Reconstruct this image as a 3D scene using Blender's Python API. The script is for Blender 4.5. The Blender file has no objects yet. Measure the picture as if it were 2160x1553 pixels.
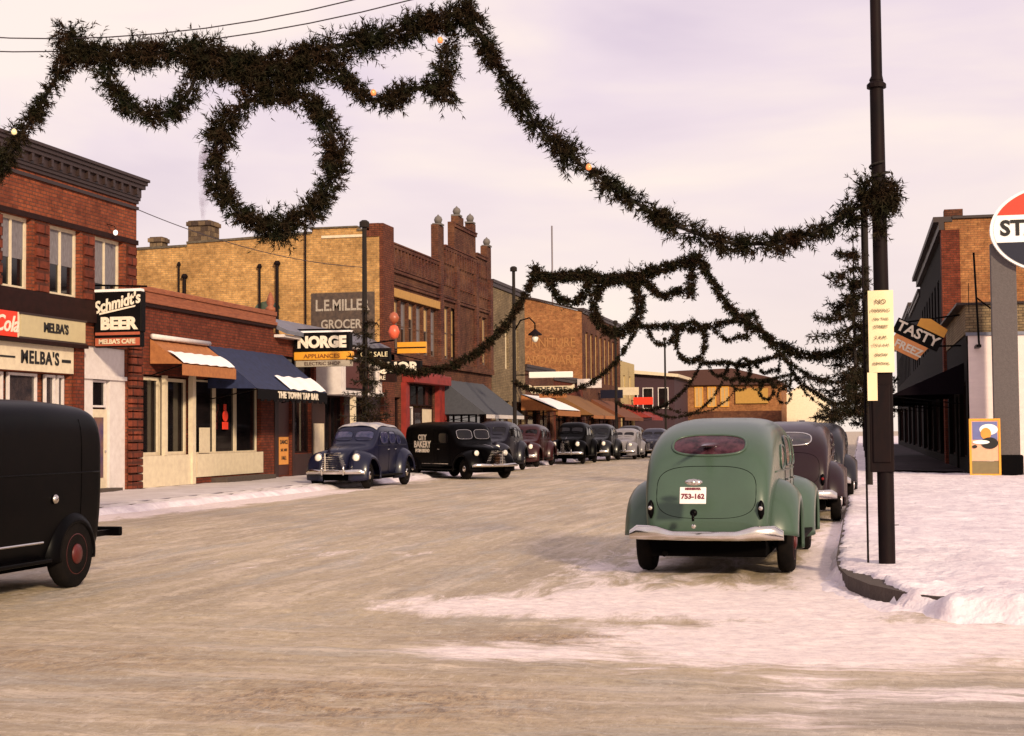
import bpy, bmesh, math, random
import numpy as np
from mathutils import Vector, Matrix
random.seed(4); RNG = np.random.default_rng(4)
sc = bpy.context.scene
col = sc.collection
rad = math.radians

# ------------------------------------------------------------------ camera
YAW, PITCH, ROLL = rad(13.08), rad(2.45), rad(0.5)
fw = Vector((-math.sin(YAW)*math.cos(PITCH), math.cos(YAW)*math.cos(PITCH), math.sin(PITCH)))
rt = Vector((math.cos(YAW), math.sin(YAW), 0)); up = rt.cross(fw)
r2 = rt*math.cos(ROLL) - up*math.sin(ROLL); u2 = up*math.cos(ROLL) + rt*math.sin(ROLL)
cd = bpy.data.cameras.new('camera'); cam = bpy.data.objects.new('camera', cd); col.objects.link(cam)
m = Matrix((r2, u2, -fw)).transposed().to_4x4(); m.translation = Vector((0, 0, 1.55))
cam.matrix_world = m
cd.sensor_width = 36; cd.sensor_fit = 'HORIZONTAL'; cd.lens = 52.5; cd.clip_start = .1; cd.clip_end = 3000
sc.camera = cam
sc.render.resolution_x = 1024; sc.render.resolution_y = 736
# ------------------------------------------------------------------ world
SUN_EL, SUN_AZ = rad(21), rad(143)      # azimuth clockwise from +Y: behind the camera, a little to the right
w = bpy.data.worlds.new('World'); sc.world = w; w.use_nodes = True
nt = w.node_tree; nt.nodes.clear()
N = nt.nodes.new; L = nt.links.new
out = N('ShaderNodeOutputWorld'); bg = N('ShaderNodeBackground'); L(bg.outputs[0], out.inputs[0])
sky = N('ShaderNodeTexSky'); sky.sky_type = 'NISHITA'; sky.sun_disc = False
sky.sun_elevation = SUN_EL; sky.sun_rotation = SUN_AZ
tc = N('ShaderNodeTexCoord'); mp = N('ShaderNodeMapping'); mp.inputs['Scale'].default_value = (1.0, 1.0, 3.6)
L(tc.outputs['Generated'], mp.inputs[0])
n1 = N('ShaderNodeTexNoise'); n1.inputs['Scale'].default_value = 2.6; n1.inputs['Detail'].default_value = 5; n1.inputs['Roughness'].default_value = .5
n1.inputs['Distortion'].default_value = .3
L(mp.outputs[0], n1.inputs[0])
cr = N('ShaderNodeValToRGB'); e = cr.color_ramp.elements
e[0].position = .36; e[0].color = (8.0, 6.6, 7.7, 1)
e[1].position = .62; e[1].color = (10.9, 9.2, 8.4, 1)
k = cr.color_ramp.elements.new(.48); k.color = (9.2, 7.65, 8.3, 1)
L(n1.outputs[0], cr.inputs[0])
# clouds brighter and creamier towards the horizon
sep = N('ShaderNodeSeparateXYZ'); L(tc.outputs['Generated'], sep.inputs[0])
mr = N('ShaderNodeMapRange'); mr.inputs[1].default_value = .0; mr.inputs[2].default_value = .22
mr.inputs[3].default_value = .75; mr.inputs[4].default_value = 0; L(sep.outputs[2], mr.inputs[0])
mx = N('ShaderNodeMix'); mx.data_type = 'RGBA'; L(mr.outputs[0], mx.inputs[0]); L(cr.outputs[0], mx.inputs[6]); mx.inputs[7].default_value = (10.9, 9.2, 7.7, 1)
m2 = N('ShaderNodeMix'); m2.data_type = 'RGBA'; m2.inputs[0].default_value = .93
L(sky.outputs[0], m2.inputs[6]); L(mx.outputs[2], m2.inputs[7]); L(m2.outputs[2], bg.inputs[0]); bg.inputs[1].default_value = .1
# ------------------------------------------------------------------ sun
sd = bpy.data.lights.new('sun', 'SUN'); sd.energy = 4.8; sd.angle = rad(5); sd.color = (1, .79, .54)
so = bpy.data.objects.new('sun', sd); col.objects.link(so)
dv = Vector((math.sin(SUN_AZ)*math.cos(SUN_EL), math.cos(SUN_AZ)*math.cos(SUN_EL), math.sin(SUN_EL)))
so.rotation_euler = dv.to_track_quat('Z', 'Y').to_euler()
sc.view_settings.view_transform = 'Standard'; sc.view_settings.look = 'None'
sc.view_settings.exposure = 0; sc.view_settings.gamma = 1

# ================================================================== materials
MATS = {}
def adj(c, k=.88): return tuple(k*x**1.2 for x in c)
def mat(name, c, rough=.7, c2=None, ns=6.0, amt=.5, metal=0, bump=0, bs=30, spec=.5, coat=0, stretch=(1, 1, 1), emit=0):
    if name in MATS: return MATS[name]
    M = bpy.data.materials.new(name); M.use_nodes = True; t = M.node_tree; b = t.nodes['Principled BSDF']
    b.inputs['Roughness'].default_value = rough; b.inputs['Metallic'].default_value = metal
    b.inputs['Specular IOR Level'].default_value = spec; b.inputs['Coat Weight'].default_value = coat
    b.inputs['Coat Roughness'].default_value = .12
    if c2 is None: c2 = tuple(x*.72 for x in c)
    if max(c) < .62 and not emit: c, c2 = adj(c), adj(c2)
    tcn = t.nodes.new('ShaderNodeTexCoord'); mpn = t.nodes.new('ShaderNodeMapping'); mpn.inputs['Scale'].default_value = stretch
    t.links.new(tcn.outputs['Object'], mpn.inputs[0])
    n = t.nodes.new('ShaderNodeTexNoise'); n.inputs['Scale'].default_value = ns; n.inputs['Detail'].default_value = 6; n.inputs['Roughness'].default_value = .62
    t.links.new(mpn.outputs[0], n.inputs[0])
    r = t.nodes.new('ShaderNodeMapRange'); r.inputs[1].default_value = .35; r.inputs[2].default_value = .7; r.inputs[4].default_value = amt
    t.links.new(n.outputs[0], r.inputs[0])
    x = t.nodes.new('ShaderNodeMix'); x.data_type = 'RGBA'; x.inputs[6].default_value = (*c, 1); x.inputs[7].default_value = (*c2, 1)
    t.links.new(r.outputs[0], x.inputs[0]); t.links.new(x.outputs[2], b.inputs['Base Color'])
    if bump:
        nb = t.nodes.new('ShaderNodeTexNoise'); nb.inputs['Scale'].default_value = bs; nb.inputs['Detail'].default_value = 4
        t.links.new(mpn.outputs[0], nb.inputs[0])
        bb = t.nodes.new('ShaderNodeBump'); bb.inputs['Strength'].default_value = bump; bb.inputs['Distance'].default_value = .03
        t.links.new(nb.outputs[0], bb.inputs['Height']); t.links.new(bb.outputs[0], b.inputs['Normal'])
    if emit:
        b.inputs['Emission Color'].default_value = (*c, 1); b.inputs['Emission Strength'].default_value = emit
    MATS[name] = M; return M

def brick(name, a, b_, mortar, stain, bw=.24, bh=.085, blotch=.6, msz=.012):
    a, b_, mortar, stain = adj(a, .95), adj(b_, .95), adj(mortar, .95), adj(stain, .95)
    M = bpy.data.materials.new(name); M.use_nodes = True; t = M.node_tree; p = t.nodes['Principled BSDF']; p.inputs['Roughness'].default_value = .92
    p.inputs['Specular IOR Level'].default_value = .2
    g = t.nodes.new('ShaderNodeNewGeometry'); s = t.nodes.new('ShaderNodeSeparateXYZ'); t.links.new(g.outputs['Position'], s.inputs[0])
    ad = t.nodes.new('ShaderNodeMath'); t.links.new(s.outputs[0], ad.inputs[0]); t.links.new(s.outputs[1], ad.inputs[1])
    cb = t.nodes.new('ShaderNodeCombineXYZ'); t.links.new(ad.outputs[0], cb.inputs[0]); t.links.new(s.outputs[2], cb.inputs[1])
    bt = t.nodes.new('ShaderNodeTexBrick'); bt.inputs['Scale'].default_value = 1; bt.inputs['Brick Width'].default_value = bw; bt.inputs['Row Height'].default_value = bh
    bt.inputs['Mortar Size'].default_value = msz; bt.inputs['Bias'].default_value = -.1
    bt.inputs['Color1'].default_value = (*a, 1); bt.inputs['Color2'].default_value = (*b_, 1); bt.inputs['Mortar'].default_value = (*mortar, 1)
    t.links.new(cb.outputs[0], bt.inputs[0])
    n = t.nodes.new('ShaderNodeTexNoise'); n.inputs['Scale'].default_value = .55; n.inputs['Detail'].default_value = 9; n.inputs['Roughness'].default_value = .68
    mpn = t.nodes.new('ShaderNodeMapping'); mpn.inputs['Scale'].default_value = (1, 1, 1.5); t.links.new(g.outputs['Position'], mpn.inputs[0]); t.links.new(mpn.outputs[0], n.inputs[0])
    r = t.nodes.new('ShaderNodeMapRange'); r.inputs[1].default_value = .42; r.inputs[2].default_value = .66; r.inputs[4].default_value = blotch; t.links.new(n.outputs[0], r.inputs[0])
    x = t.nodes.new('ShaderNodeMix'); x.data_type = 'RGBA'; x.inputs[7].default_value = (*stain, 1); t.links.new(r.outputs[0], x.inputs[0]); t.links.new(bt.outputs[0], x.inputs[6])
    n2 = t.nodes.new('ShaderNodeTexNoise'); n2.inputs['Scale'].default_value = 5; n2.inputs['Detail'].default_value = 8; n2.inputs['Roughness'].default_value = .8; t.links.new(g.outputs['Position'], n2.inputs[0])
    r3 = t.nodes.new('ShaderNodeMapRange'); r3.inputs[1].default_value = .3; r3.inputs[2].default_value = .7; r3.inputs[3].default_value = .50; r3.inputs[4].default_value = 1.5; t.links.new(n2.outputs[0], r3.inputs[0])
    vm = t.nodes.new('ShaderNodeVectorMath'); vm.operation = 'SCALE'; t.links.new(x.outputs[2], vm.inputs[0]); t.links.new(r3.outputs[0], vm.inputs[3])
    t.links.new(vm.outputs[0], p.inputs['Base Color'])
    bb = t.nodes.new('ShaderNodeBump'); bb.inputs['Strength'].default_value = .35; bb.inputs['Distance'].default_value = .02
    t.links.new(bt.outputs[1], bb.inputs['Height']); bb.invert = True; t.links.new(bb.outputs[0], p.inputs['Normal'])
    MATS[name] = M; return M

B_RED = brick('brick_red', (.33, .105, .05), (.23, .066, .036), (.14, .07, .05), (.11, .035, .025))
B_RED2 = brick('brick_red_shop', (.25, .07, .038), (.17, .042, .025), (.11, .05, .035), (.09, .028, .02))
B_QUOIN = brick('brick_rock_faced', (.24, .070, .040), (.16, .044, .028), (.10, .04, .028), (.12, .038, .027), bw=.5, bh=.28, msz=.035)
B_TAN = brick('brick_tan', (.60, .37, .155), (.46, .27, .11), (.40, .28, .15), (.27, .16, .07), blotch=.8)
B_DARK = brick('brick_maroon', (.165, .070, .044), (.105, .042, .031), (.06, .033, .026), (.23, .12, .07))
B_ORANGE = brick('brick_orange', (.47, .24, .105), (.36, .16, .07), (.27, .15, .08), (.20, .09, .045), blotch=.6)
B_GREY = brick('brick_greytan', (.34, .26, .16), (.26, .19, .12), (.14, .11, .08), (.12, .09, .06))
B_SHADE = brick('brick_shade', (.012, .006, .006), (.008, .005, .005), (.006, .004, .004), (.005, .004, .004))  # near-black brick: shade on the right-hand street fronts put into the colour
B_CHIM = brick('brick_chimney', (.26, .19, .12), (.07, .05, .05), (.10, .07, .05), (.05, .035, .03), bw=.3, bh=.2, blotch=.5)
M_STONE = mat('lintel_stone', (.55, .33, .11), .85, (.35, .2, .08))
M_COPING = mat('terracotta_coping', (.40, .15, .07), .7, (.24, .08, .04), stretch=(1,.6,3), amt=.9)
M_CORN = mat('cornice_paint', (.035, .020, .018), .55, (.075, .035, .03), ns=12, stretch=(1, 3, 8), amt=.8)
M_CREAM = mat('cream_paint', (.66, .56, .40), .6, (.44, .34, .25))
M_WHITE = mat('white_paint', (.66, .60, .58), .55, (.45, .38, .36))
M_WHITE2 = mat('white_enamel', (.85, .85, .82), .35, (.75, .74, .70))
M_SNOWC = mat('clean_snow', (.85, .82, .82), .85, (.72, .68, .70), bump=.3)
M_GLASS = mat('dark_glass', (.012, .011, .012), .08, (.03, .022, .024), ns=2.5, spec=.35, amt=1)
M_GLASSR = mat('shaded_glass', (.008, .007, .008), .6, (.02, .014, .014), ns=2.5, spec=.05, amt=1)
M_GLASSP = mat('lit_glass', (.05, .045, .055), .10, (.12, .09, .09), ns=3, spec=.7, amt=1)
M_DARK = mat('dark_wood', (.030, .012, .010), .75, (.06, .02, .018), spec=.15)
M_BROWN = mat('brown_door', (.10, .028, .018), .5, (.06, .018, .012))
M_REDP = mat('red_paint', (.36, .045, .032), .55, (.20, .025, .02), ns=3, amt=.9)
M_BLUEA = mat('blue_canvas', (.035, .050, .13), .9, (.02, .028, .075), ns=6, amt=.9)
M_ORA = mat('orange_canvas', (.50, .22, .085), .9, (.34, .14, .055), ns=9, amt=.8)
M_GREYA = mat('grey_canvas', (.10, .105, .125), .9, (.06, .06, .075), ns=9)
M_BLIND = mat('window_blind', (.60, .42, .20), .8, (.45, .30, .15))
M_BLIND2 = mat('window_curtain', (.30, .28, .30), .8, (.14, .12, .13), ns=14, stretch=(1, 6, .5), amt=1)
M_ZINC = mat('zinc_sheet', (.26, .27, .33), .5, (.15, .15, .19), ns=3, metal=.3)
M_BLACK = mat('black_paint', (.004, .0038, .005), .36, (.010, .007, .007), spec=.05)
M_POLE = mat('dark_pole_paint', (.016, .011, .013), .6, (.04, .02, .018), ns=9, stretch=(1, 1, .3), spec=.08)
M_WPOLE = mat('creosoted_wood', (.016, .009, .007), .95, (.04, .022, .015), ns=6, stretch=(4, 4, .3))
M_YPAPER = mat('yellowed_paper', (.76, .66, .42), .8, (.64, .50, .28), ns=8)
M_INK = mat('black_ink', (.015, .012, .012), .7)
M_SIGNY = mat('yellow_enamel', (.72, .33, .03), .4, (.6, .25, .03))
M_SIGNB = mat('black_enamel', (.008, .007, .008), .6, (.02, .012, .012), spec=.1)
M_LETW = mat('white_lettering', (.80, .72, .60), .5, (.62, .50, .38), ns=14, amt=.8)
M_LETG = mat('faded_lettering', (.50, .45, .40), .9, (.3, .25, .2), ns=25, amt=.9)
M_SIGNR = mat('red_enamel', (.75, .045, .018), .35, (.65, .04, .02))
M_NAVY = mat('navy_enamel', (.012, .014, .04), .35)
M_CHROME = mat('chrome', (.66, .63, .60), .16, (.5, .42, .35), ns=6, metal=1)
M_RUBBER = mat('tyre_rubber', (.010, .008, .008), .9, (.03, .022, .018), spec=.1)
M_HUBRED = mat('red_wheel_paint', (.14, .02, .016), .4)
M_LAMPG = mat('headlamp_glass', (.80, .76, .68), .12, (.7, .65, .55), spec=.8)
M_TAIL = mat('tail_lamp_glass', (.25, .01, .008), .15)
M_UNDER = mat('undercarriage', (.004, .003, .003), .95, spec=.05)
M_WIRE = mat('cable', (.06, .045, .06), .7)
M_BULBO = mat('orange_bulb', (.95, .30, .10), .15, (.8, .2, .06), emit=.35)
M_BULBW = mat('pale_bulb', (.9, .7, .35), .15, emit=.5)
M_NEEDLE = mat('spruce_needles', (.026, .031, .015), .8, (.058, .030, .018), ns=4, amt=1, spec=.1)
M_TWIG = mat('spruce_bark', (.025, .015, .010), .9)
M_LIME = mat('grey_pylon', (.16, .14, .14), .85, (.10, .085, .085), ns=20, bump=.3)
M_ROOF = mat('tar_roof', (.05, .04, .04), .9)
M_PURPLE = mat('maroon_roof', (.07, .025, .04), .7)

# ================================================================== mesh helpers
ORG = {}
def tag(o, label=None, cat=None, group=None, kind=None):
    if label: o['label'] = label
    if cat: o['category'] = cat
    if group: o['group'] = group
    if kind: o['kind'] = kind
    return o
def thing(name, label, cat, loc=(0, 0, 0), rz=0, group=None):
    o = bpy.data.objects.new(name, None); col.objects.link(o); o.location = loc; o.rotation_euler = (0, 0, rz); o.empty_display_size = .2
    ORG[o.name] = Vector(loc) if abs(rz) < 1e-9 else None
    return tag(o, label, cat, group)
class MB:
    def __init__(s): s.v = []; s.f = []; s.m = []; s.cur = 0
    def add(s, vs, fs):
        b = len(s.v); s.v += [tuple(v) for v in vs]
        for f in fs: s.f.append(tuple(b+i for i in f)); s.m.append(s.cur)
        return s
    def box(s, x0, x1, y0, y1, z0, z1):
        if x0 > x1: x0, x1 = x1, x0
        if y0 > y1: y0, y1 = y1, y0
        if z0 > z1: z0, z1 = z1, z0
        return s.add([(x0,y0,z0),(x1,y0,z0),(x1,y1,z0),(x0,y1,z0),(x0,y0,z1),(x1,y0,z1),(x1,y1,z1),(x0,y1,z1)],
              [(3,2,1,0),(4,5,6,7),(0,1,5,4),(1,2,6,5),(2,3,7,6),(3,0,4,7)])
    def prism(s, poly, axis, a, b):
        # poly of 2D points; axis 0: (y,z) along x; 1: (x,z) along y; 2: (x,y) along z
        n = len(poly)
        def p(q, t): return ((t, q[0], q[1]), (q[0], t, q[1]), (q[0], q[1], t))[axis]
        vs = [p(q, a) for q in poly] + [p(q, b) for q in poly]
        fs = [tuple(range(n)), tuple(range(2*n-1, n-1, -1))] + [(i, i+n, (i+1) % n+n, (i+1) % n) for i in range(n)]
        return s.add(vs, fs)
    def tube(s, pts, r, n=8, closed=False, cap=True):
        pts = [Vector(p) for p in pts]; k = len(pts); rr = r if hasattr(r, '__len__') else [r]*k
        vs = []; prev = None
        for i, p in enumerate(pts):
            a = pts[(i-1) % k] if (closed or i > 0) else p; b = pts[(i+1) % k] if (closed or i < k-1) else p
            t = (b-a).normalized()
            if prev is None:
                q = Vector((0, 0, 1)) if abs(t.z) < .9 else Vector((1, 0, 0))
                u = t.cross(q).normalized()
            else:
                u = (prev - t*prev.dot(t)).normalized()
            prev = u; v = t.cross(u)
            for j in range(n):
                A = 2*math.pi*j/n; vs.append(p + (u*math.cos(A)+v*math.sin(A))*rr[i])
        fs = []
        for i in range(k if closed else k-1):
            for j in range(n):
                a = i*n+j; b = i*n+(j+1) % n; c = ((i+1) % k)*n+(j+1) % n; d = ((i+1) % k)*n+j
                fs.append((a, b, c, d))
        if cap and not closed: fs += [tuple(range(n-1, -1, -1)), tuple(range((k-1)*n, k*n))]
        return s.add(vs, fs)
    def lathe(s, prof, c, axis='z', n=16):
        # prof: (r, h)
        vs = []; c = Vector(c)
        for (r, h) in prof:
            for j in range(n):
                A = 2*math.pi*j/n; a, b = r*math.cos(A), r*math.sin(A)
                vs.append(c + Vector({'z': (a, b, h), 'x': (h, a, b), 'y': (a, h, b)}[axis]))
        fs = []
        for i in range(len(prof)-1):
            for j in range(n): fs.append((i*n+j, i*n+(j+1) % n, (i+1)*n+(j+1) % n, (i+1)*n+j))
        fs += [tuple(range(n)), tuple(range((len(prof)-1)*n, len(prof)*n))]
        return s.add(vs, fs)
    def grid(s, P):
        # P[i][j] points
        a, b = len(P), len(P[0]); vs = [p for r in P for p in r]
        fs = [(i*b+j, i*b+j+1, (i+1)*b+j+1, (i+1)*b+j) for i in range(a-1) for j in range(b-1)]
        return s.add(vs, fs)
    def build(s, name, mats, parent=None, smooth=False, bevel=0, local=False, recalc=True, angle=None):
        me = bpy.data.meshes.new(name); off = Vector((0, 0, 0))
        if parent is not None and not local:
            q = parent
            while q.parent: q = q.parent
            off = ORG.get(q.name) or off
        me.from_pydata([tuple(Vector(v)-off) for v in s.v], [], s.f)
        if not isinstance(mats, (list, tuple)): mats = [mats]
        for x in mats: me.materials.append(x)
        if len(mats) > 1: me.polygons.foreach_set('material_index', s.m)
        if recalc:
            bm = bmesh.new(); bm.from_mesh(me); bmesh.ops.recalc_face_normals(bm, faces=bm.faces); bm.to_mesh(me); bm.free()
        if smooth:
            me.polygons.foreach_set('use_smooth', [True]*len(me.polygons))
            if angle: me.set_sharp_from_angle(angle=rad(angle))
        me.update()
        o = bpy.data.objects.new(name, me); col.objects.link(o)
        if parent is not None: o.parent = parent
        if bevel:
            b = o.modifiers.new('bevel', 'BEVEL'); b.width = bevel; b.segments = 2; b.limit_method = 'ANGLE'
        return o
def text_mesh(s, size, ext=.01, shear=0, bold=.0, squeeze=1.0, align='CENTER', space=1.0):
    cu = bpy.data.curves.new('txt', 'FONT'); cu.body = s; cu.size = size; cu.extrude = ext; cu.shear = shear; cu.offset = bold
    cu.align_x = align; cu.align_y = 'CENTER'; cu.resolution_u = 3; cu.space_character = space
    o = bpy.data.objects.new('txt', cu); col.objects.link(o)
    dg = bpy.context.evaluated_depsgraph_get(); me = bpy.data.meshes.new_from_object(o.evaluated_get(dg))
    bpy.data.objects.remove(o); bpy.data.curves.remove(cu)
    for v in me.vertices: v.co.x *= squeeze
    return me
def text(name, s, size, loc, facing, m_, parent, roll=0, **kw):
    """facing '-y' (reads from the camera side), '+x' (on the left row), '-x' (on the right row)"""
    me = text_mesh(s, size, **kw); me.materials.clear(); me.materials.append(m_)
    R = {'-y': Matrix.Rotation(rad(90), 4, 'X'), '+x': Matrix.Rotation(rad(90), 4, 'Z') @ Matrix.Rotation(rad(90), 4, 'X'),
         '-x': Matrix.Rotation(rad(-90), 4, 'Z') @ Matrix.Rotation(rad(90), 4, 'X'), '+y': Matrix.Rotation(rad(180), 4, 'Z') @ Matrix.Rotation(rad(90), 4, 'X')}[facing]
    off = Vector((0, 0, 0)); q = parent
    while q.parent: q = q.parent
    off = ORG.get(q.name) or off
    me.transform(Matrix.Translation(Vector(loc)-off) @ R @ Matrix.Rotation(rad(roll), 4, 'Z'))
    o = bpy.data.objects.new(name, me); col.objects.link(o); o.parent = parent; return o

# ================================================================== ground
F = -18.3          # facade plane of the left row
KL = -14.7         # left kerb
def ground():
    from mathutils import noise as mn
    mb = MB(); xa, xb, ya, yb = -13.0, 6.0, 6.0, 26.0
    for (a, b, c_, d) in ((-400, xa, -60, 900), (xb, 400, -60, 900), (xa, xb, -60, ya), (xa, xb, yb, 900)): mb.add([(a, c_, 0), (b, c_, 0), (b, d, 0), (a, d, 0)], [(0, 1, 2, 3)])
    # relief of the packed snow where the camera is close enough to see it
    xs = np.linspace(xa, xb, 300); ys = ya+(yb-ya)*np.linspace(0, 1, 330)**1.5; P = []
    for y in ys:
        row = []; e1 = min(1, (y-ya)/.4, (yb-y)/3); cr_ = min(1, max(0, (14-y)/4))
        for x in xs:
            e_ = max(0, min(e1, (x-xa)/1.5, (xb-x)/.5))
            h = mn.fractal(Vector((x*2.2, y*2.2, 0)), .8, 2.1, 5)*.016+mn.noise(Vector((x*(3.2*(1-cr_)+.5*cr_), y*(.3*(1-cr_)+3.5*cr_), 5)))*.014+mn.noise(Vector((x*9, y*9, 2)))*.006
            row.append((x, y, h*e_))
        P.append(row)
    mb.grid(P)
    M = bpy.data.materials.new('packed_road_snow'); M.use_nodes = True; t = M.node_tree; p = t.nodes['Principled BSDF']; p.inputs['Roughness'].default_value = .62
    n = t.nodes.new; l = t.links.new
    g = n('ShaderNodeNewGeometry')
    def noise(scale, sx, sy, det=8, rough=.65, rz=0, dist=0):
        mp_ = n('ShaderNodeMapping'); mp_.inputs['Scale'].default_value = (sx, sy, 1); mp_.inputs['Rotation'].default_value = (0, 0, rz)
        l(g.outputs['Position'], mp_.inputs[0]); q = n('ShaderNodeTexNoise'); q.inputs['Scale'].default_value = scale; q.inputs['Detail'].default_value = det
        q.inputs['Roughness'].default_value = rough; q.inputs['Distortion'].default_value = dist; l(mp_.outputs[0], q.inputs[0]); return q.outputs[0]
    def mathn(op, a, b=None, clamp=False):
        q = n('ShaderNodeMath'); q.operation = op; q.use_clamp = clamp
        for i, x in enumerate((a, b)):
            if x is None: continue
            if isinstance(x, (int, float)): q.inputs[i].default_value = x
            else: l(x, q.inputs[i])
        return q.outputs[0]
    def rng(x, a, b, c=0, d=1):
        q = n('ShaderNodeMapRange'); q.interpolation_type = 'SMOOTHSTEP'
        for i, y in enumerate((a, b, c, d)): q.inputs[i+1].default_value = y
        l(x, q.inputs[0]); return q.outputs[0]
    def mixc(f_, a, b):
        q = n('ShaderNodeMix'); q.data_type = 'RGBA'
        if isinstance(f_, float): q.inputs[0].default_value = f_
        else: l(f_, q.inputs[0])
        for i, x in ((6, a), (7, b)):
            if isinstance(x, tuple): q.inputs[i].default_value = (*x, 1)
            else: l(x, q.inputs[i])
        return q.outputs[2]
    def mixf(f_, a, b):
        q = n('ShaderNodeMix'); l(f_, q.inputs[0]); l(a, q.inputs[2]); l(b, q.inputs[3]); return q.outputs[0]
    sp = n('ShaderNodeSeparateXYZ'); l(g.outputs['Position'], sp.inputs[0]); X, Y = sp.outputs[0], sp.outputs[1]
    def blob(cx_, cy_, rx, ry, s=1.0):
        a = mathn('DIVIDE', mathn('SUBTRACT', X, cx_), rx); b = mathn('DIVIDE', mathn('SUBTRACT', Y, cy_), ry)
        d = mathn('SQRT', mathn('ADD', mathn('MULTIPLY', a, a), mathn('MULTIPLY', b, b)))
        return rng(d, 0.1, 1.0, s, 0)
    cross = rng(Y, 9.5, 14.0, 1, 0)                       # the cross street's tracks run left to right
    streak = mixf(cross, noise(1.5, 2.6, .22, 9, .7, dist=.4), noise(1.5, .20, 2.8, 9, .7, rz=.06, dist=.4))
    fine = mixf(cross, noise(7, 3, .7, 8, .8), noise(7, .6, 3.2, 8, .8))
    grit = noise(60, 1, 1, 3, .8)
    big = noise(.45, 1, .5, 7, .65)
    # dirty packed snow: tan, grey slush and paler pinkish ice in broad smears
    big2 = mixf(cross, noise(.9, 1.5, .35, 8, .7, rz=.1, dist=.8), noise(.8, .45, 1.9, 8, .7, rz=-.08, dist=.9))
    mid = noise(9, 1, 1.6, 7, .85); grit2 = noise(26, 1, 1.3, 5, .9)
    c = mixc(rng(big, .35, .65), (.45, .355, .23), (.355, .275, .185))
    c = mixc(rng(big2, .50, .62, 0, .8), c, (.37, .325, .27))
    c = mixc(rng(big2, .46, .36, 0, .7), c, (.60, .485, .37))
    c = mixc(rng(streak, .50, .62, 0, .65), c, (.60, .49, .38))
    c = mixc(rng(streak, .46, .36, 0, .6), c, (.27, .215, .16))
    c = mixc(rng(mid, .52, .62, 0, .6), c, (.19, .135, .09))
    c = mixc(rng(mid, .47, .38, 0, .5), c, (.55, .46, .38))
    # sandier, browner heaps
    brk = rng(noise(2.1, .9, 1.8, 9, .85, dist=.5), .40, .58)
    sand = mathn('MULTIPLY', blob(-2.9, 8.3, 2.2, 1.3), brk)
    for q_ in ((-2.1, 11.0, 1.9, .55, 1), (-.75, 12.2, 1.1, .5, 1), (-.6, 10.2, 1.0, .35, 1), (-5.5, 9.5, 2.5, 1.2, .7)): sand = mathn('MAXIMUM', sand, mathn('MULTIPLY', blob(*q_), brk))
    sandc = mixc(rng(noise(16, 1.1, .35, 6, .9), .44, .58), (.38, .25, .125), (.10, .055, .025))
    c = mixc(mathn('MULTIPLY', sand, .95), c, sandc)
    # grey wet band of the cross street at the lower right
    c = mixc(mathn('MULTIPLY', blob(1.2, 8.6, 3.6, 1.6), .7), c, mixc(rng(streak, .40, .60), (.20, .175, .155), (.46, .40, .36)))
    spk = noise(22, 1.1, .32, 6, .9); spk2 = noise(8, 1.2, .45, 8, .9, dist=.5)
    c = mixc(rng(spk2, .53, .64, 0, .40), c, (.23, .16, .10))
    c = mixc(rng(spk2, .46, .37, 0, .40), c, (.72, .62, .53))
    c = mixc(rng(spk, .55, .66, 0, .45), c, (.20, .13, .08))
    c = mixc(rng(spk, .44, .34, 0, .40), c, (.72, .63, .55))
    # fresh white snow that traffic has not worn off
    S = blob(-1.3, 13.6, 3.4, 2.6, 1.05)
    for a in ((.4, 11.6, 4.2, 1.8, 1.0), (-3.0, 13.0, 2.4, 1.6, .8), (-.4, 11.0, 3.4, 2.0, .85), (-2.3, 10.3, 1.6, .8, .8), (-.3, 18, .75, 16, .95), (-13.9, 34, 1.5, 22, .95), (-14.4, 60, 1.3, 40, .9), (.8, 9.1, 2.4, .5, .65), (-6.5, 18, 3, 5, .25), (-2.4, 17, 2.6, 5, .5)):
        S = mathn('MAXIMUM', S, blob(*a))
    nn = mixf(cross, noise(1.5, 1.6, .5, 10, .75, dist=.9), noise(1.4, .45, 2.0, 10, .75, dist=1.0))
    sm = rng(mathn('ADD', mathn('ADD', mathn('MULTIPLY', S, .55), mathn('MULTIPLY', nn, 1.25)), mathn('MULTIPLY', mid, .30)), .93, 1.16)
    snowc = mixc(rng(noise(7, 1, 1.6, 8, .8), .38, .66), (.93, .80, .76), (.66, .54, .54))
    snowc = mixc(rng(spk, .56, .68, 0, .3), snowc, (.36, .28, .24))
    c = mixc(mathn('MULTIPLY', sm, .93), c, snowc)
    l(c, p.inputs['Base Color'])
    bp = n('ShaderNodeBump'); bp.inputs['Strength'].default_value = .45; bp.inputs['Distance'].default_value = .04
    h = mathn('ADD', mathn('ADD', mathn('MULTIPLY', mid, .9), mathn('ADD', mathn('MULTIPLY', streak, .5), mathn('MULTIPLY', spk2, .6))), mathn('MULTIPLY', grit2, .35)); l(h, bp.inputs['Height']); l(bp.outputs[0], p.inputs['Normal'])
    tag(mb.build('road', M, recalc=False, smooth=True), kind='structure')
ground()

M_SNOW = mat('trodden_snow', (.82, .74, .755), .8, (.54, .45, .50), ns=2.6, amt=.9, bump=.9, bs=11)
M_KERB = mat('kerb_concrete', (.12, .09, .075), .9, (.06, .04, .035), ns=8, bump=.4)
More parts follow.
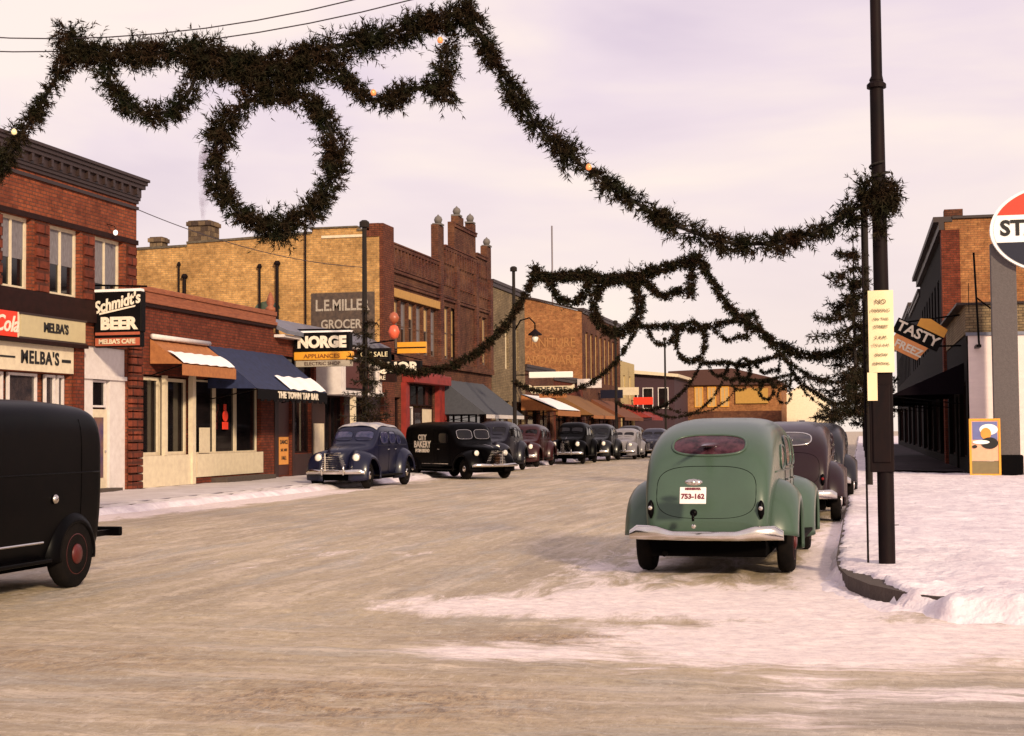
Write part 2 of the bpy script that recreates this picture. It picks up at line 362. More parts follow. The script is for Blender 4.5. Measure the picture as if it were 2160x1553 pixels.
# right-hand pavement: kerb line with a rounded corner where the side street starts
KR = [(-.28, 300), (-.28, 40), (-.28, 17.0), (-.25, 15.9), (-.14, 14.9), (.06, 14.1), (.38, 13.4), (.85, 12.85), (1.6, 12.45), (3.0, 12.2), (8, 12.1), (60, 12.1)]
def pavement_right():
    mb = MB(); poly = KR + [(60, 300)]
    mb.prism(poly, 2, -.2, .13)
    tag(mb.build('kerb', M_KERB, bevel=0), kind='structure')
    seg = [(np.array(KR[i]), np.array(KR[i+1])) for i in range(len(KR)-1)]
    def dist(x, y):
        d = np.full(x.shape, 1e9); 
        for a, b in seg:
            ab = b-a; t_ = np.clip(((x-a[0])*ab[0]+(y-a[1])*ab[1])/(ab@ab), 0, 1)
            d = np.minimum(d, np.hypot(x-a[0]-t_*ab[0], y-a[1]-t_*ab[1]))
        return d
    # lumpy snow lying on it, cut irregularly along the kerb
    ys = np.concatenate([np.arange(11.7, 19, .07), np.arange(19, 50, .3), np.arange(50, 300, 5)])
    xs = np.concatenate([np.arange(-.5, 5, .06), np.arange(5, 12, .25), np.arange(12, 61, 4)])
    XX, YY = np.meshgrid(xs, ys)
    from mathutils import noise as mn
    NZ = np.array([[mn.fractal(Vector((x*1.3, y*1.3, 0)), 1.0, 2.0, 5) for x in xs] for y in ys])
    NF = np.array([[mn.noise(Vector((x*7, y*7, 3))) for x in xs] for y in ys])
    d = dist(XX, YY)
    inside = np.zeros(XX.shape, bool)
    P = poly; j = len(P)-1
    for i in range(len(P)):
        xi, yi = P[i]; xj, yj = P[j]
        cnd = ((yi > YY) != (yj > YY)) & (XX < (xj-xi)*(YY-yi)/((yj-yi)+1e-12)+xi); inside ^= cnd; j = i
    sd_ = np.where(inside, d, -d)
    edge = .05 + .05*NF + .06*NZ
    edge = edge-.14-.30*np.clip((XX-.25)/.4, 0, 1)*(1+.8*NZ)
    bare = np.exp(-((XX-.0)**2/.33**2+(YY-14.5)**2/.75**2))*(.215+.12*NF+.06*NZ)       # the corner where the dark kerb shows
    q = np.clip((sd_-edge-bare)/(.14+.30*np.clip((XX-.25)/.4, 0, 1)), 0, 1); q = q*q*(3-2*q)
    bank = np.exp(-((sd_-.35)/.45)**2)*.07*np.clip((16.5-YY)/2, 0, 1)*np.clip((XX-.5)/1.0, 0, 1)
    Z = -.06 + q*(.06+.155) + q*(.016*NF + .03*NZ + .5*bank*(1+1.2*NF))
    near = np.exp(-(sd_/.4)**2)*np.clip((17-YY)/2, 0, 1); HF = np.array([[mn.noise(Vector((x*17, y*17, 7))) for x in xs] for y in ys]); Z = Z+q*near*(.022*NF+.018*HF)
    # thrown lumps below the kerb on the side street
    low = np.clip((-sd_+.02)/.10, 0, 1)*np.clip((.42+sd_)/.25, 0, 1)*np.clip((17-YY)/.8, 0, 1)
    Z = np.maximum(Z, -.06 + low*(.075+.03*NZ+(.05+.07*NF+.03*HF)*np.clip((XX-.35)/.6, 0, 1)))
    mb = MB(); a, b = XX.shape
    mb.v = [(float(XX[i, j]), float(YY[i, j]), float(Z[i, j])) for i in range(a) for j in range(b)]
    for i in range(a-1):
        for j in range(b-1):
            if max(Z[i, j], Z[i+1, j], Z[i, j+1], Z[i+1, j+1]) > -.05:
                mb.f.append((i*b+j, i*b+j+1, (i+1)*b+j+1, (i+1)*b+j)); mb.m.append(0)
    tag(mb.build('pavement', M_SNOW, smooth=True, recalc=False), kind='structure')
pavement_right()
def pavement_left():
    mb = MB(); mb.box(-40, KL, -10, 300, -.2, .13); tag(mb.build('kerb', M_KERB), kind='structure')
    from mathutils import noise as mn
    ys = np.concatenate([np.arange(22, 60, .22), np.arange(60, 300, 4)]); xs = np.concatenate([np.arange(-19.0, KL-.001, .25), [KL-.12, KL-.04, KL+.05]])
    mb = MB(); P = []
    for y in ys:
        r = []
        for x in xs:
            z = .16+.02*mn.noise(Vector((x*2, y*2, 0))); xx = x
            if x > KL-.2: xx = x+.07*mn.noise(Vector((0, y*2.2, 1)))
            if x > KL: z = .10
            r.append((xx, y, z))
        P.append(r)
    mb.grid(P); tag(mb.build('pavement', mat('trodden_snow_left', (.62, .56, .56), .8, (.42, .36, .35), ns=1.2, amt=.8, bump=.5), smooth=True), kind='structure')
    # ploughed ridge along the left kerb
    mb = MB(); P = []
    for y in np.arange(22, 140, .3):
        h = .07+.06*mn.noise(Vector((3, y*1.1, 0))); wd = .30+.18*mn.noise(Vector((9, y*.8, 0)))
        P.append([(KL+.02, y, .10), (KL+.10, y, .10+h*.3), (KL+.1+wd*.5, y, .05+h*.5), (KL+.12+wd, y, -.02)])
    mb.grid(P); tag(mb.build('snow_ridge', M_SNOW, smooth=True), kind='structure')
pavement_left()

# ================================================================== building helpers
def wall_x(mb, x, y0, y1, z0, z1, holes=(), depth=.25, s=1):
    """wall facing +x (s=1) or -x (s=-1) with real openings; holes = (y0,y1,z0,z1)"""
    ya = sorted({y0, y1, *[h[0] for h in holes], *[h[1] for h in holes]}); za = sorted({z0, z1, *[h[2] for h in holes], *[h[3] for h in holes]})
    def hole(y, z): return any(h[0] < y < h[1] and h[2] < z < h[3] for h in holes)
    for i in range(len(ya)-1):
        for j in range(len(za)-1):
            a, b, c, d = ya[i], ya[i+1], za[j], za[j+1]
            if not hole((a+b)/2, (c+d)/2): mb.add([(x, a, c), (x, b, c), (x, b, d), (x, a, d)], [(0, 1, 2, 3)])
    xi = x-s*depth
    for (a, b, c, d) in holes:
        mb.add([(x, a, c), (x, b, c), (x, b, d), (x, a, d), (xi, a, c), (xi, b, c), (xi, b, d), (xi, a, d)], [(0, 1, 5, 4), (1, 2, 6, 5), (2, 3, 7, 6), (3, 0, 4, 7)])
def win_x(par, x, y0, y1, z0, z1, nv=1, nh=0, s=1, depth=.13, fm=None, pm=None, blind=None, bfrac=.5, fw_=.06, name='window'):
    """one window set in an opening: frame with mullions, pane under it, optional blind"""
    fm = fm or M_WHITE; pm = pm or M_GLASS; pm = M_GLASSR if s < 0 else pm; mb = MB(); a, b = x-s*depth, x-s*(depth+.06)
    mb.box(a, b, y0, y0+fw_, z0, z1); mb.box(a, b, y1-fw_, y1, z0, z1); mb.box(a, b, y0+fw_, y1-fw_, z0, z0+fw_); mb.box(a, b, y0+fw_, y1-fw_, z1-fw_, z1)
    for i in range(1, nv): c = y0+(y1-y0)*i/nv; mb.box(a-s*.004, b, c-fw_*.4, c+fw_*.4, z0+fw_, z1-fw_)
    for i in range(1, nh+1): c = z0+(z1-z0)*i/(nh+1); mb.box(a-s*.009, b, y0+fw_, y1-fw_, c-fw_*.35, c+fw_*.35)
    o = mb.build(name, fm, par)
    p = MB(); p.box(b+s*.01, b-s*.03, y0+.01, y1-.01, z0+.01, z1-.01); p.build('pane', pm, o)
    if blind:
        q = MB(); q.box(b+s*.025, b+s*.012, y0+fw_, y1-fw_, z1-fw_-(z1-z0-2*fw_)*bfrac, z1-fw_); q.build('blind', blind, o)
    return o
def wall_win_y(par, y, x0, x1, z0, z1, fm, pm, nv=1, name='window'):
    mb = MB(); mb.box(x0, x0+.07, y-.04, y+.05, z0, z1); mb.box(x1-.07, x1, y-.04, y+.05, z0, z1); mb.box(x0+.07, x1-.07, y-.04, y+.05, z0, z0+.07); mb.box(x0+.07, x1-.07, y-.04, y+.05, z1-.07, z1)
    for i in range(1, nv): c = x0+(x1-x0)*i/nv; mb.box(c-.03, c+.03, y-.03, y+.05, z0+.07, z1-.07)
    o = mb.build(name, fm, par); p = MB(); p.box(x0+.02, x1-.02, y-.015, y+.02, z0+.02, z1-.02); p.build('pane', pm, o); return o
def box_part(name, m_, par, *b, bevel=0):
    mb = MB(); 
    for q in (b if isinstance(b[0], (tuple, list)) else [b]): mb.box(*q)
    return mb.build(name, m_, par, bevel=bevel)
def awning_x(name, label, y0, y1, zt, xf, zf, val, m_, mval=None, x=F, group=None, s=1, scallop=0):
    t = thing(name, label, 'awning', (x, (y0+y1)/2, zt), 0, group)
    mb = MB(); n = 14; P = []
    for i in range(9):
        u = i/8; r = []
        for j in range(n+1):
            v = j/n; sag = -.05*math.sin(u*math.pi)*(1 if 0 < j < n else .3) - .015*(j % 2)
            r.append((x+s*.03+(xf-x-s*.03)*u, y0+(y1-y0)*v, zt+(zf-zt)*u+sag))
        P.append(r)
    mb.grid(P); mb.grid([[(a, b, c-.025) for a, b, c in r] for r in P])
    for q in (y0, y1): mb.add([(x+s*.03, q, zt), (xf, q, zf), (x+s*.03, q, zf+.02)], [(0, 1, 2)])
    mb.build('canvas', m_, t, smooth=True, angle=40)
    v = MB(); k = 24
    for i in range(k):
        a, b = y0+(y1-y0)*i/k, y0+(y1-y0)*(i+1)/k; dz = scallop*(i % 2)
        v.box(xf, xf+s*.02, a, b, zf-val-dz, zf-.01)
    v.build('valance', mval or m_, t)
    r = MB()
    for q in (y0+.05, y1-.05): r.tube([(x+s*.02, q, zf-.3), (xf, q, zf-.02)], .018, 6)
    r.tube([(xf-s*.02, y0, zf-.02), (xf-s*.02, y1, zf-.02)], .02, 6); r.build('frame', M_BLACK, t)
    return t

# ================================================================== left row
def red_two_storey():
    t = thing('shop_building', 'two-storey red brick cafe building with dark bracketed cornice, nearest on the left side', 'building', (F, 30, 0))
    wins = [(24.2, 25.6, 4.85, 6.5), (26.2, 27.6, 4.85, 6.5), (28.0, 28.9, 4.85, 6.5), (29.25, 30.5, 4.85, 6.5), (31.3, 32.7, 4.85, 6.5), (33.4, 34.85, 4.85, 6.5)]
    shop = [(24, 32.25, .75, 3.0), (32.8, 35.05, .16, 3.75)]
    mb = MB(); wall_x(mb, F, 22, 35.58, .1, 7.7, wins+shop)
    mb.box(F-.26, F-.255, 22, 35.58, .1, 7.6)
    mb.add([(F, 35.58, .1), (F, 35.58, 7.6), (F-12, 35.58, 7.6), (F-12, 35.58, .1)], [(0, 1, 2, 3)]); mb.add([(F, 22, .1), (F, 22, 7.6), (F-12, 22, 7.6), (F-12, 22, .1)], [(0, 1, 2, 3)])
    mb.add([(F-12, 22, .1), (F-12, 35.58, .1), (F-12, 35.58, 7.6), (F-12, 22, 7.6)], [(0, 1, 2, 3)])
    mb.build('wall', B_RED, t, recalc=False)
    r = MB(); r.box(F-12, F-.3, 22.1, 35.5, 7.2, 7.3); r.build('roof', M_ROOF, t)
    c = MB()
    for (a, b, x0) in ((7.58, 7.66, .05), (7.66, 7.74, .09), (7.96, 8.06, .20), (8.06, 8.15, .25), (8.15, 8.22, .30)): c.box(F-.3, F+x0, 21.5, 35.58+x0*.6, a, b)
    c.box(F-.3, F+.12, 21.5, 35.62, 7.74, 7.96)
    y = 21.8
    while y < 35.4: c.box(F+.12, F+.19, y, y+.10, 7.78, 7.96); y += .42
    c.build('cornice', M_CORN, t)
    box_part('belt_course', M_CORN, t, F, F+.06, 22, 35.6, 7.42, 7.50)
    q = MB(); q.box(F, F+.05, 22, 35.6, 6.5, 6.62); q.box(F, F+.10, 22, 35.62, 4.62, 4.85); q.box(F, F+.13, 22, 35.62, 4.30, 4.62); q.build('stone_band', M_DARK, t)
    # rock faced piers between the upper windows
    z = [(28.9, 29.25), (30.62, 31.18), (32.8, 33.3), (35.0, 35.5)]
    for a, b in z:
        q = MB(); k = 4.87; q.box(F+.002, F+.03, a+.02, b-.02, 4.87, 6.45)
        while k < 6.4: q.box(F+.031, F+.07, a+.02, b-.02, k, k+.2); k += .27
        q.build('pier', B_QUOIN, t)
    for i, (a, b, c_, d) in enumerate(wins):
        win_x(t, F, a, b, c_, d, nv=2, nh=0, blind=M_BLIND2 if i != 2 else None, bfrac=(.55, .6, .5, .58, .55, .72)[i], fm=M_CREAM if i > 1 else M_WHITE, fw_=.085)
    # storefront
    q = MB(); q.box(F+.003, F+.06, 22, 32.3, 3.02, 3.64); q.build('fascia_board', M_CREAM, t)
    text('lettering', "MELBA'S", .40, (F+.065, 30.8, 3.32), '+x', M_INK, t, bold=.012, squeeze=1.0, space=1.15)
    box_part('trim', M_INK, t, (F+.06, F+.075, 29.15, 29.75, 3.29, 3.33), (F+.06, F+.075, 31.75, 32.15, 3.27, 3.34))
    box_part('soffit', M_DARK, t, F+.003, F+.22, 22, 32.72, 3.64, 3.72)
    for (a, b) in ((24.05, 26.5), (26.6, 29.0), (29.1, 29.6), (29.8, 31.0), (31.35, 31.8), (31.9, 32.2)): win_x(t, F, a, b, .75, 2.98, nv=1, fm=M_WHITE, pm=M_GLASSP, fw_=.06)
    box_part('stall_riser', M_CREAM, t, F+.003, F+.05, 24, 32.3, .16, .75)
    q = MB(); q.box(F+.003, F+.10, 32.32, 32.74, .16, 4.28); q.build('pier', B_RED2, t)
    q = MB(); k = .17
    while k < 3.9: q.box(F+.003, F+.13, 35.10, 35.74, k, k+.17); k += .2
    q.build('pier', B_QUOIN, t, bevel=.02)
    # white boarded entrance
    e_ = MB(); e_.box(F-.20, F-.06, 32.8, 35.05, 3.02, 3.74); e_.box(F-.2, F-.04, 32.8, 33.40, .16, 3.0); e_.box(F-.2, F-.04, 34.25, 35.05, .16, 3.0); e_.box(F-.2, F+.02, 32.8, 35.05, 2.94, 3.04)
    e_.build('entrance_panel', M_WHITE, t)
    win_x(t, F, 33.46, 34.18, 2.25, 2.92, depth=.10, name='transom_window', fw_=.05)
    d = MB(); d.box(F-.16, F-.10, 33.42, 34.22, .17, 2.2); dd = d.build('door', M_CREAM, t)
    box_part('pane', mat('lilac_glass', (.13, .09, .18), .12, (.30, .18, .12), ns=2.2, amt=1), dd, F-.10, F-.085, 33.56, 34.02, .5, 2.0)
    h = MB(); h.lathe([(.03, 0), (.035, .03), (.0, .05)], (F-.10, 34.12, 1.15), 'x', 8); h.build('handle', M_CHROME, dd)
    box_part('doorstep', M_KERB, t, F-.1, F+.25, 33.3, 34.4, .13, .24)
    # sign boards over the storefront, fixed flat to the wall
    s1 = thing('shop_sign', "long cream MELBA'S sign board between the red drink panel and the brewery sign", 'sign', (F+.14, 31.2, 4))
    box_part('board', mat('cream_sign', (.60, .52, .33), .5, (.5, .42, .28)), s1, F+.14, F+.20, 29.75, 32.6, 3.76, 4.27)
    text('lettering', "MELBA'S", .30, (F+.205, 31.25, 4.02), '+x', M_INK, s1, bold=.01)
    box_part('rim', M_CORN, s1, (F+.13, F+.215, 29.7, 32.65, 3.72, 3.765), (F+.13, F+.215, 29.7, 32.65, 4.265, 4.31))
    s2 = thing('drink_sign', 'red enamel drink sign with white script at the far left edge of the photo', 'sign', (F+.14, 28.4, 4))
    box_part('board', M_SIGNR, s2, F+.14, F+.20, 26.6, 29.62, 3.74, 4.30)
    text('lettering', 'Coca-Cola', .50, (F+.205, 28.55, 4.0), '+x', M_LETW, s2, shear=.35, bold=.008)
    box_part('rim', M_CREAM, s2, F+.135, F+.19, 29.62, 29.72, 3.74, 4.30)
    l = thing('wall_lamp', 'small lit white bulb on the red brick wall just above the third upper window', 'lamp', (F, 34.0, 6.75))
    g = MB(); g.tube([(F, 34.0, 6.85), (F+.22, 34.0, 6.78), (F+.24, 34.0, 6.70)], .012, 6); g.build('arm', M_BLACK, l)
    g = MB(); g.lathe([(.0, .07), (.045, .05), (.06, 0), (.045, -.05), (.0, -.07)], (F+.24, 34.0, 6.62), 'z', 10); g.build('bulb', mat('lit_bulb', (1, .95, .85), .3, emit=1.0), l, smooth=True)
red_two_storey()

def red_low_shop():
    t = thing('shop_building', 'low red brick shop with orange coping and two awnings, next to the two-storey cafe building', 'building', (F, 40, 0))
    holes = [(35.85, 38.85, 1.0, 3.15), (39.1, 43.9, 1.0, 3.15), (44.0, 47.9, .16, 3.0), (48.0, 49.2, .16, 2.4)]
    mb = MB(); wall_x(mb, F, 35.62, 44.95, .1, 5.45, [h for h in holes if h[1] < 44.6])
    mb.add([(F, 35.62, 5.4), (F-.3, 35.62, 5.4), (F-.3, 44.95, 5.4), (F, 44.95, 5.4)], [(0, 1, 2, 3)]); mb.box(F-14, F-.3, 35.62, 44.95, .1, 5.0)
    mb.build('wall', B_RED2, t, recalc=False)
    box_part('coping', M_COPING, t, (F-.32, F+.10, 35.65, 45.0, 5.33, 5.47), (F+.003, F+.06, 35.65, 45.0, 5.14, 5.33), (F+.003, F+.12, 35.65, 45.0, 5.03, 5.14), bevel=.015)
    box_part('ledge', M_DARK, t, F+.003, F+.09, 35.65, 45.0, 4.94, 5.03)
    # finial at the far end of the parapet
    f = MB(); f.lathe([(.16, 0), (.16, .12), (.09, .18), (.14, .3), (.10, .45), (.03, .62)], (F-.05, 44.8, 5.47), 'z', 10); f.build('finial', M_COPING, t, smooth=True)
    r = MB(); r.box(F-13.8, F-.35, 36.2, 44.8, 5.0, 5.07); r.build('roof', M_ROOF, t)
    for (a, b) in ((35.9, 37.15), (37.25, 38.8)): win_x(t, F, a, b, 1.0, 3.1, fm=M_CREAM, fw_=.09, blind=M_BLIND2, bfrac=.0 if a > 37 else .0)
    box_part('stall_riser', M_CREAM, t, (F+.003, F+.06, 35.65, 38.9, .17, 1.0), (F+.003, F+.05, 39.15, 43.95, .35, 1.0))
    box_part('post', M_CREAM, t, (F-.02, F+.12, 38.72, 38.92, .17, 3.2), (F-.02, F+.08, 37.08, 37.24, 1.0, 3.15))
    for (a, b) in ((39.15, 40.7), (40.75, 42.2), (42.25, 43.85)): win_x(t, F, a, b, 1.0, 3.12, fm=M_CREAM, pm=M_GLASS, fw_=.05)
    # things inside the shop window
    box_part('window_card', M_CREAM, t, (F-.10, F-.085, 39.6, 40.3, 1.02, 1.75))
    n_ = MB(); n_.lathe([(.17, 0), (.17, .03)], (F-.09, 41.35, 2.1), 'x', 14); n_.box(F-.10, F-.07, 41.28, 41.42, 2.27, 2.45); n_.box(F-.1, F-.07, 41.18, 41.55, 1.70, 1.92); n_.build('red_window_sign', M_SIGNR, t)
    box_part('step', M_KERB, t, F, F+.5, 40.2, 43.9, .13, .30)
    # awnings
    a = awning_x('awning', 'rust orange awning with a band of snow along its front, on the low brick shop', 36.3, 39.75, 4.1, -17.35, 3.42, .30, M_ORA)
    sn = MB(); P = []
    for i in range(6):
        u = .52+.48*i/5; P.append([(F+(-17.33-F)*u, 36.35+(39.68-36.35)*j/16, 4.1+(3.42-4.1)*u+.03+.035*math.sin(i/5*math.pi)+.012*math.sin(j*2.1)) for j in range(17)])
    sn.grid(P); sn.build('snow_cover', M_SNOWC, a, smooth=True)
    rr = MB(); rr.tube([(F+.12, 36.25, 4.16), (F+.12, 39.8, 4.16)], .07, 10); rr.build('roller_cover', M_WHITE, a, smooth=True)
    b = awning_x('awning', 'navy blue awning lettered THE TOWN TAP BAR, sagging over the dark shop window', 39.9, 45.6, 4.12, -16.75, 2.86, .30, M_BLUEA, M_SIGNB, scallop=.06)
    text('lettering', 'THE TOWN TAP BAR', .26, (-16.725, 43.1, 2.70), '+x', M_LETW, b, bold=.012, space=1.1, squeeze=1.25)
    sn = MB(); P = []
    for i in range(6):
        u = .66+.34*i/5; P.append([(F+(-16.75-F)*u, 42.5+3.05*j/16, 4.12+(2.86-4.12)*u+.035+.02*math.sin(j*1.3)+.03*math.sin(i/5*math.pi)*(1 if j % 5 else 0)) for j in range(17)])
    sn.grid(P); sn.build('snow_cover', M_SNOWC, b, smooth=True)
red_low_shop()

def zinc_shop():
    t = thing('shop_building', 'low shop with grey metal roof edge and white front bay, below the appliance sign', 'building', (F, 50, 0))
    holes = [(45.3, 46.5, .2, 2.9), (46.7, 48.3, .9, 2.9), (49.6, 51.6, .5, 2.9), (52.2, 54.3, .5, 2.9), (45.6, 48.6, 3.2, 4.1)]
    mb = MB(); wall_x(mb, F, 44.95, 55.8, .1, 4.8, holes); mb.box(F-12, F-.3, 44.95, 55.8, .1, 4.7)
    mb.build('wall', B_RED2, t, recalc=False)
    for q_ in ((F+.002, F+.03, 44.97, 45.28, .16, 3.1), (F+.002, F+.03, 46.52, 46.68, .16, 3.1), (F+.002, F+.03, 48.32, 49.58, .16, 3.1), (F+.002, F+.03, 44.97, 49.58, 2.92, 3.15), (F+.002, F+.03, 46.7, 48.3, .16, .88), (F+.002, F+.03, 51.62, 52.18, .16, 3.1), (F+.002, F+.03, 54.32, 55.8, .16, 3.1)): box_part('timber_board', mat('stained_boards', (.07, .022, .015), .6, (.03, .012, .01), ns=3, stretch=(1, 8, 1), amt=1), t, *q_)
    box_part('door', M_BROWN, t, F-.18, F-.08, 45.35, 46.45, .2, 2.85)
    for h in holes[1:]: win_x(t, F, *h, fm=M_DARK, pm=M_GLASS, nv=2, fw_=.06)
    r = MB(); r.prism([(F+.45, 4.75), (F+.45, 4.88), (F-.6, 5.38), (F-.6, 5.25)], 1, 44.97, 55.8); r.build('roof_edge', M_ZINC, t)
    box_part('soffit', M_WHITE, t, F+.003, F+.35, 44.97, 55.8, 4.66, 4.75)
    box_part('cream_panel', M_CREAM, t, F+.031, F+.08, 48.45, 49.35, .5, 1.9)
    # white timber bay hanging over the pavement
    b = MB(); b.box(F, F+.9, 48.8, 48.95, 3.05, 4.2); b.box(F, F+.9, 53.2, 53.35, 3.05, 4.2); b.box(F, F+.95, 48.8, 53.4, 2.9, 3.05); b.box(F, F+.95, 48.8, 53.4, 4.15, 4.25); b.box(F+.8, F+.9, 49.0, 49.3, 3.05, 4.15); b.box(F+.8, F+.9, 52.9, 53.2, 3.05, 4.15)
    bo = b.build('bay', M_WHITE, t); box_part('pane', M_GLASSP, bo, F+.78, F+.8, 49.0, 53.2, 3.05, 4.15)
    box_part('panel', mat('maroon_panel', (.14, .045, .04), .6), bo, F+.801, F+.84, 49.3, 52.0, 3.15, 4.1)
    box_part('post', M_CREAM, t, (F+.7, F+.86, 50.3, 50.5, .16, 2.9))
    p = thing('poster', 'yellow handbill in the brown doorway under the navy awning', 'poster', (F+.02, 46.0, 1.0))
    box_part('sheet', mat('yellow_poster', (.62, .26, .05), .8, (.5, .18, .05)), p, F-.075, F-.06, 45.55, 46.35, .55, 1.45)
    text('lettering', 'DANCE', .20, (F-.058, 45.95, 1.28), '+x', M_INK, p); text('lettering', 'SAT. NITE', .13, (F-.058, 45.95, 1.02), '+x', M_INK, p); text('lettering', 'HALL', .18, (F-.058, 45.95, .76), '+x', M_INK, p)
zinc_shop()

YM = 55.86
def miller():
    t = thing('brick_building', 'large two-storey building with tan brick side wall and dark stepped brick front with finials', 'building', (F, YM, 0))
    # side wall of tan brick, stepped parapet, running back from the street
    poly = [(F-.004, .1), (F-.004, 9.55), (-19.2, 9.55), (-19.2, 9.68), (-21.1, 9.68), (-21.1, 9.5), (-24.5, 9.36), (-26.5, 9.30), (-26.5, 9.18), (-29.0, 9.12), (-33, 9.0), (-33, .1)]
    mb = MB(); mb.prism(poly, 1, YM, YM+.35); mb.box(-33, F-.3, YM+.35, 73.9, .1, 8.8); mb.box(-33, F-.3, 73.6, 73.9, 8.8, 9.9); mb.build('side_wall', B_TAN, t)
    c = MB(); c.box(-19.2, -18.7, YM-.06, YM+.4, 9.55, 9.63); c.box(-21.15, -19.2, YM-.06, YM+.4, 9.685, 9.75)
    pts = [(-21.15, 9.5), (-24.5, 9.36), (-26.5, 9.30)]
    for a, b in zip(pts[:-1], pts[1:]): c.prism([a, b, (b[0], b[1]+.09), (a[0], a[1]+.09)], 1, YM-.05, YM+.4)
    c.prism([(-26.5, 9.18), (-29, 9.12), (-33, 9.0), (-33, 9.1), (-29, 9.22), (-26.5, 9.27)], 1, YM-.05, YM+.4); c.build('parapet_cap', mat('tarred_cap', (.10, .08, .06), .9, (.3, .25, .18), ns=9), t)
    s = MB(); s.box(-20.7, -19.0, YM-.04, YM-.004, 9.30, 9.40); s.build('light_strip', M_CREAM, t)
    # street front
    wins = [(57.55, 58.5, 4.9, 7.0), (58.65, 59.6, 4.9, 7.0), (59.75, 60.7, 4.9, 7.0), (60.85, 61.8, 4.9, 7.0), (61.95, 62.9, 4.9, 7.0), (63.05, 64.0, 4.9, 7.0),
            (65.3, 66.2, 4.9, 7.3), (66.4, 67.3, 4.9, 7.3), (71.2, 72.1, 4.9, 7.3), (72.3, 73.2, 4.9, 7.3)]
    shop = [(57.3, 58.6, .5, 3.0), (59.0, 63.6, .4, 3.7), (66, 73, .5, 3.4)]
    mb = MB(); wall_x(mb, F, YM+.0, 74.1, .1, 9.3, wins+shop)
    mb.add([(F-.35, YM, 9.3), (F, YM, 9.3), (F, 74.1, 9.3), (F-.35, 74.1, 9.3)], [(0, 1, 2, 3)]); mb.add([(F-.36, YM+.4, 8), (F-.36, 74.1, 8), (F-.36, 74.1, 9.3), (F-.36, YM+.4, 9.3)], [(0, 1, 2, 3)])
    mb.add([(F, 74.1, .1), (F-.35, 74.1, .1), (F-.35, 74.1, 9.3), (F, 74.1, 9.3)], [(0, 1, 2, 3)])
    mb.box(F-.3, F+.02, 64.2, 65.2, 9.3, 10.9); mb.box(F-.3, F+.01, 65.2, 67.0, 9.3, 10.1); mb.box(F-.3, F+.02, 67.0, 71.0, 9.3, 11.4); mb.box(F-.3, F+.01, 71.0, 73.2, 9.3, 10.4); mb.box(F-.3, F+.02, 73.2, 74.15, 9.3, 11.0)
    mb.box(F-.3, F+.05, 67.6, 68.6, 11.4, 11.75); mb.box(F-.3, F+.05, 70.2, 70.9, 11.4, 11.75)
    mb.build('front_wall', B_DARK, t, recalc=False)
    # brick corner pier and decorative brickwork
    q = MB(); q.box(F+.003, F+.16, YM, 57.25, .1, 9.82); q.box(F-.5, F+.003, YM-.06, 57.2, 9.3, 9.82)
    q.build('corner_pier', brick('brick_pier', (.22, .08, .045), (.15, .05, .032), (.08, .04, .03), (.12, .045, .03)), t)
    q = MB()
    for (a, b, z) in ((57.25, 64.2, 9.05), (57.25, 64.2, 8.05), (65.2, 67, 9.9), (71, 73.2, 10.2), (67, 71, 11.15), (67, 71, 9.9), (57.25, 74.1, 7.55)): q.box(F+.003, F+.09, a, b, z, z+.14); q.box(F+.003, F+.13, a, b, z+.14, z+.2)
    y = 57.5
    while y < 74:
        q.box(F+.003, F+.08, y, y+.16, 8.25, 9.05); q.box(F+.003, F+.06, y+.24, y+.40, 8.3, 8.8); y += .48
    y = 65.3
    while y < 73: q.box(F+.003, F+.09, y, y+.18, 9.25, 9.9); y += .45
    for a in (64.2, 67.0, 70.6, 73.5): q.box(F+.003, F+.15, a, a+.5, 4.5, 9.3)
    q.build('brick_ornament', brick('brick_ornament', (.165, .062, .046), (.095, .035, .031), (.045, .025, .022), (.24, .13, .085)), t)
    for (y, z) in ((64.7, 10.9), (67.9, 11.75), (70.4, 11.75), (73.7, 11.0)):
        f = MB(); f.box(F-.3, F+.1, y-.3, y+.3, z, z+.08); f.lathe([(.08, .08), (.16, .14), (.20, .26), (.15, .38), (.06, .44), (.02, .50)], (F-.1, y, z), 'z', 10); f.build('finial', mat('grey_stone', (.20, .18, .17), .8), t, smooth=True, angle=40)
    box_part('lintel', M_STONE, t, F+.003, F+.12, 57.3, 64.2, 7.05, 7.40, bevel=.02)
    box_part('belt_course', B_DARK, t, F+.003, F+.16, YM+.1, 74.1, 4.45, 4.7)
    for i, (a, b, c_, d) in enumerate(wins):
        win_x(t, F, a, b, c_, d, nv=1, nh=1, blind=M_BLIND if i > 5 else (M_BLIND2 if i % 2 else M_BLIND), bfrac=.96 if i > 5 else (.35, .55, .3, .75, .5, .9)[i], fm=mat('dim_frame', (.20, .15, .13), .6), fw_=.07)
    # red storefront
    q = MB(); q.box(F+.003, F+.55, 58.7, 64.4, 3.62, 4.02); q.box(F+.003, F+.25, 58.7, 64.4, 4.02, 4.12); q.build('fascia_board', M_REDP, t, bevel=.02)
    [box_part('column', M_REDP, t, F+.003, F+.22, a, a+.5, .16, 3.62) for a in (58.6, 63.6)]; box_part('column', M_REDP, t, F+.003, F+.18, 64.4, 64.9, .16, 3.9)
    win_x(t, F, 59.1, 63.6, 2.7, 3.6, nv=4, depth=.1, fm=M_DARK, pm=M_GLASS, name='transom_window')
    win_x(t, F, 59.1, 60.6, .4, 2.65, nv=2, depth=.1, fm=M_WHITE, pm=M_GLASSP); win_x(t, F, 61.9, 63.6, .4, 2.65, nv=1, depth=.1, fm=M_DARK, pm=M_GLASS, blind=M_CREAM, bfrac=.55)
    d = box_part('door', M_DARK, t, F-.16, F-.1, 60.7, 61.8, .16, 2.6); box_part('pane', M_GLASSP, d, F-.1, F-.085, 60.85, 61.65, .6, 2.4)
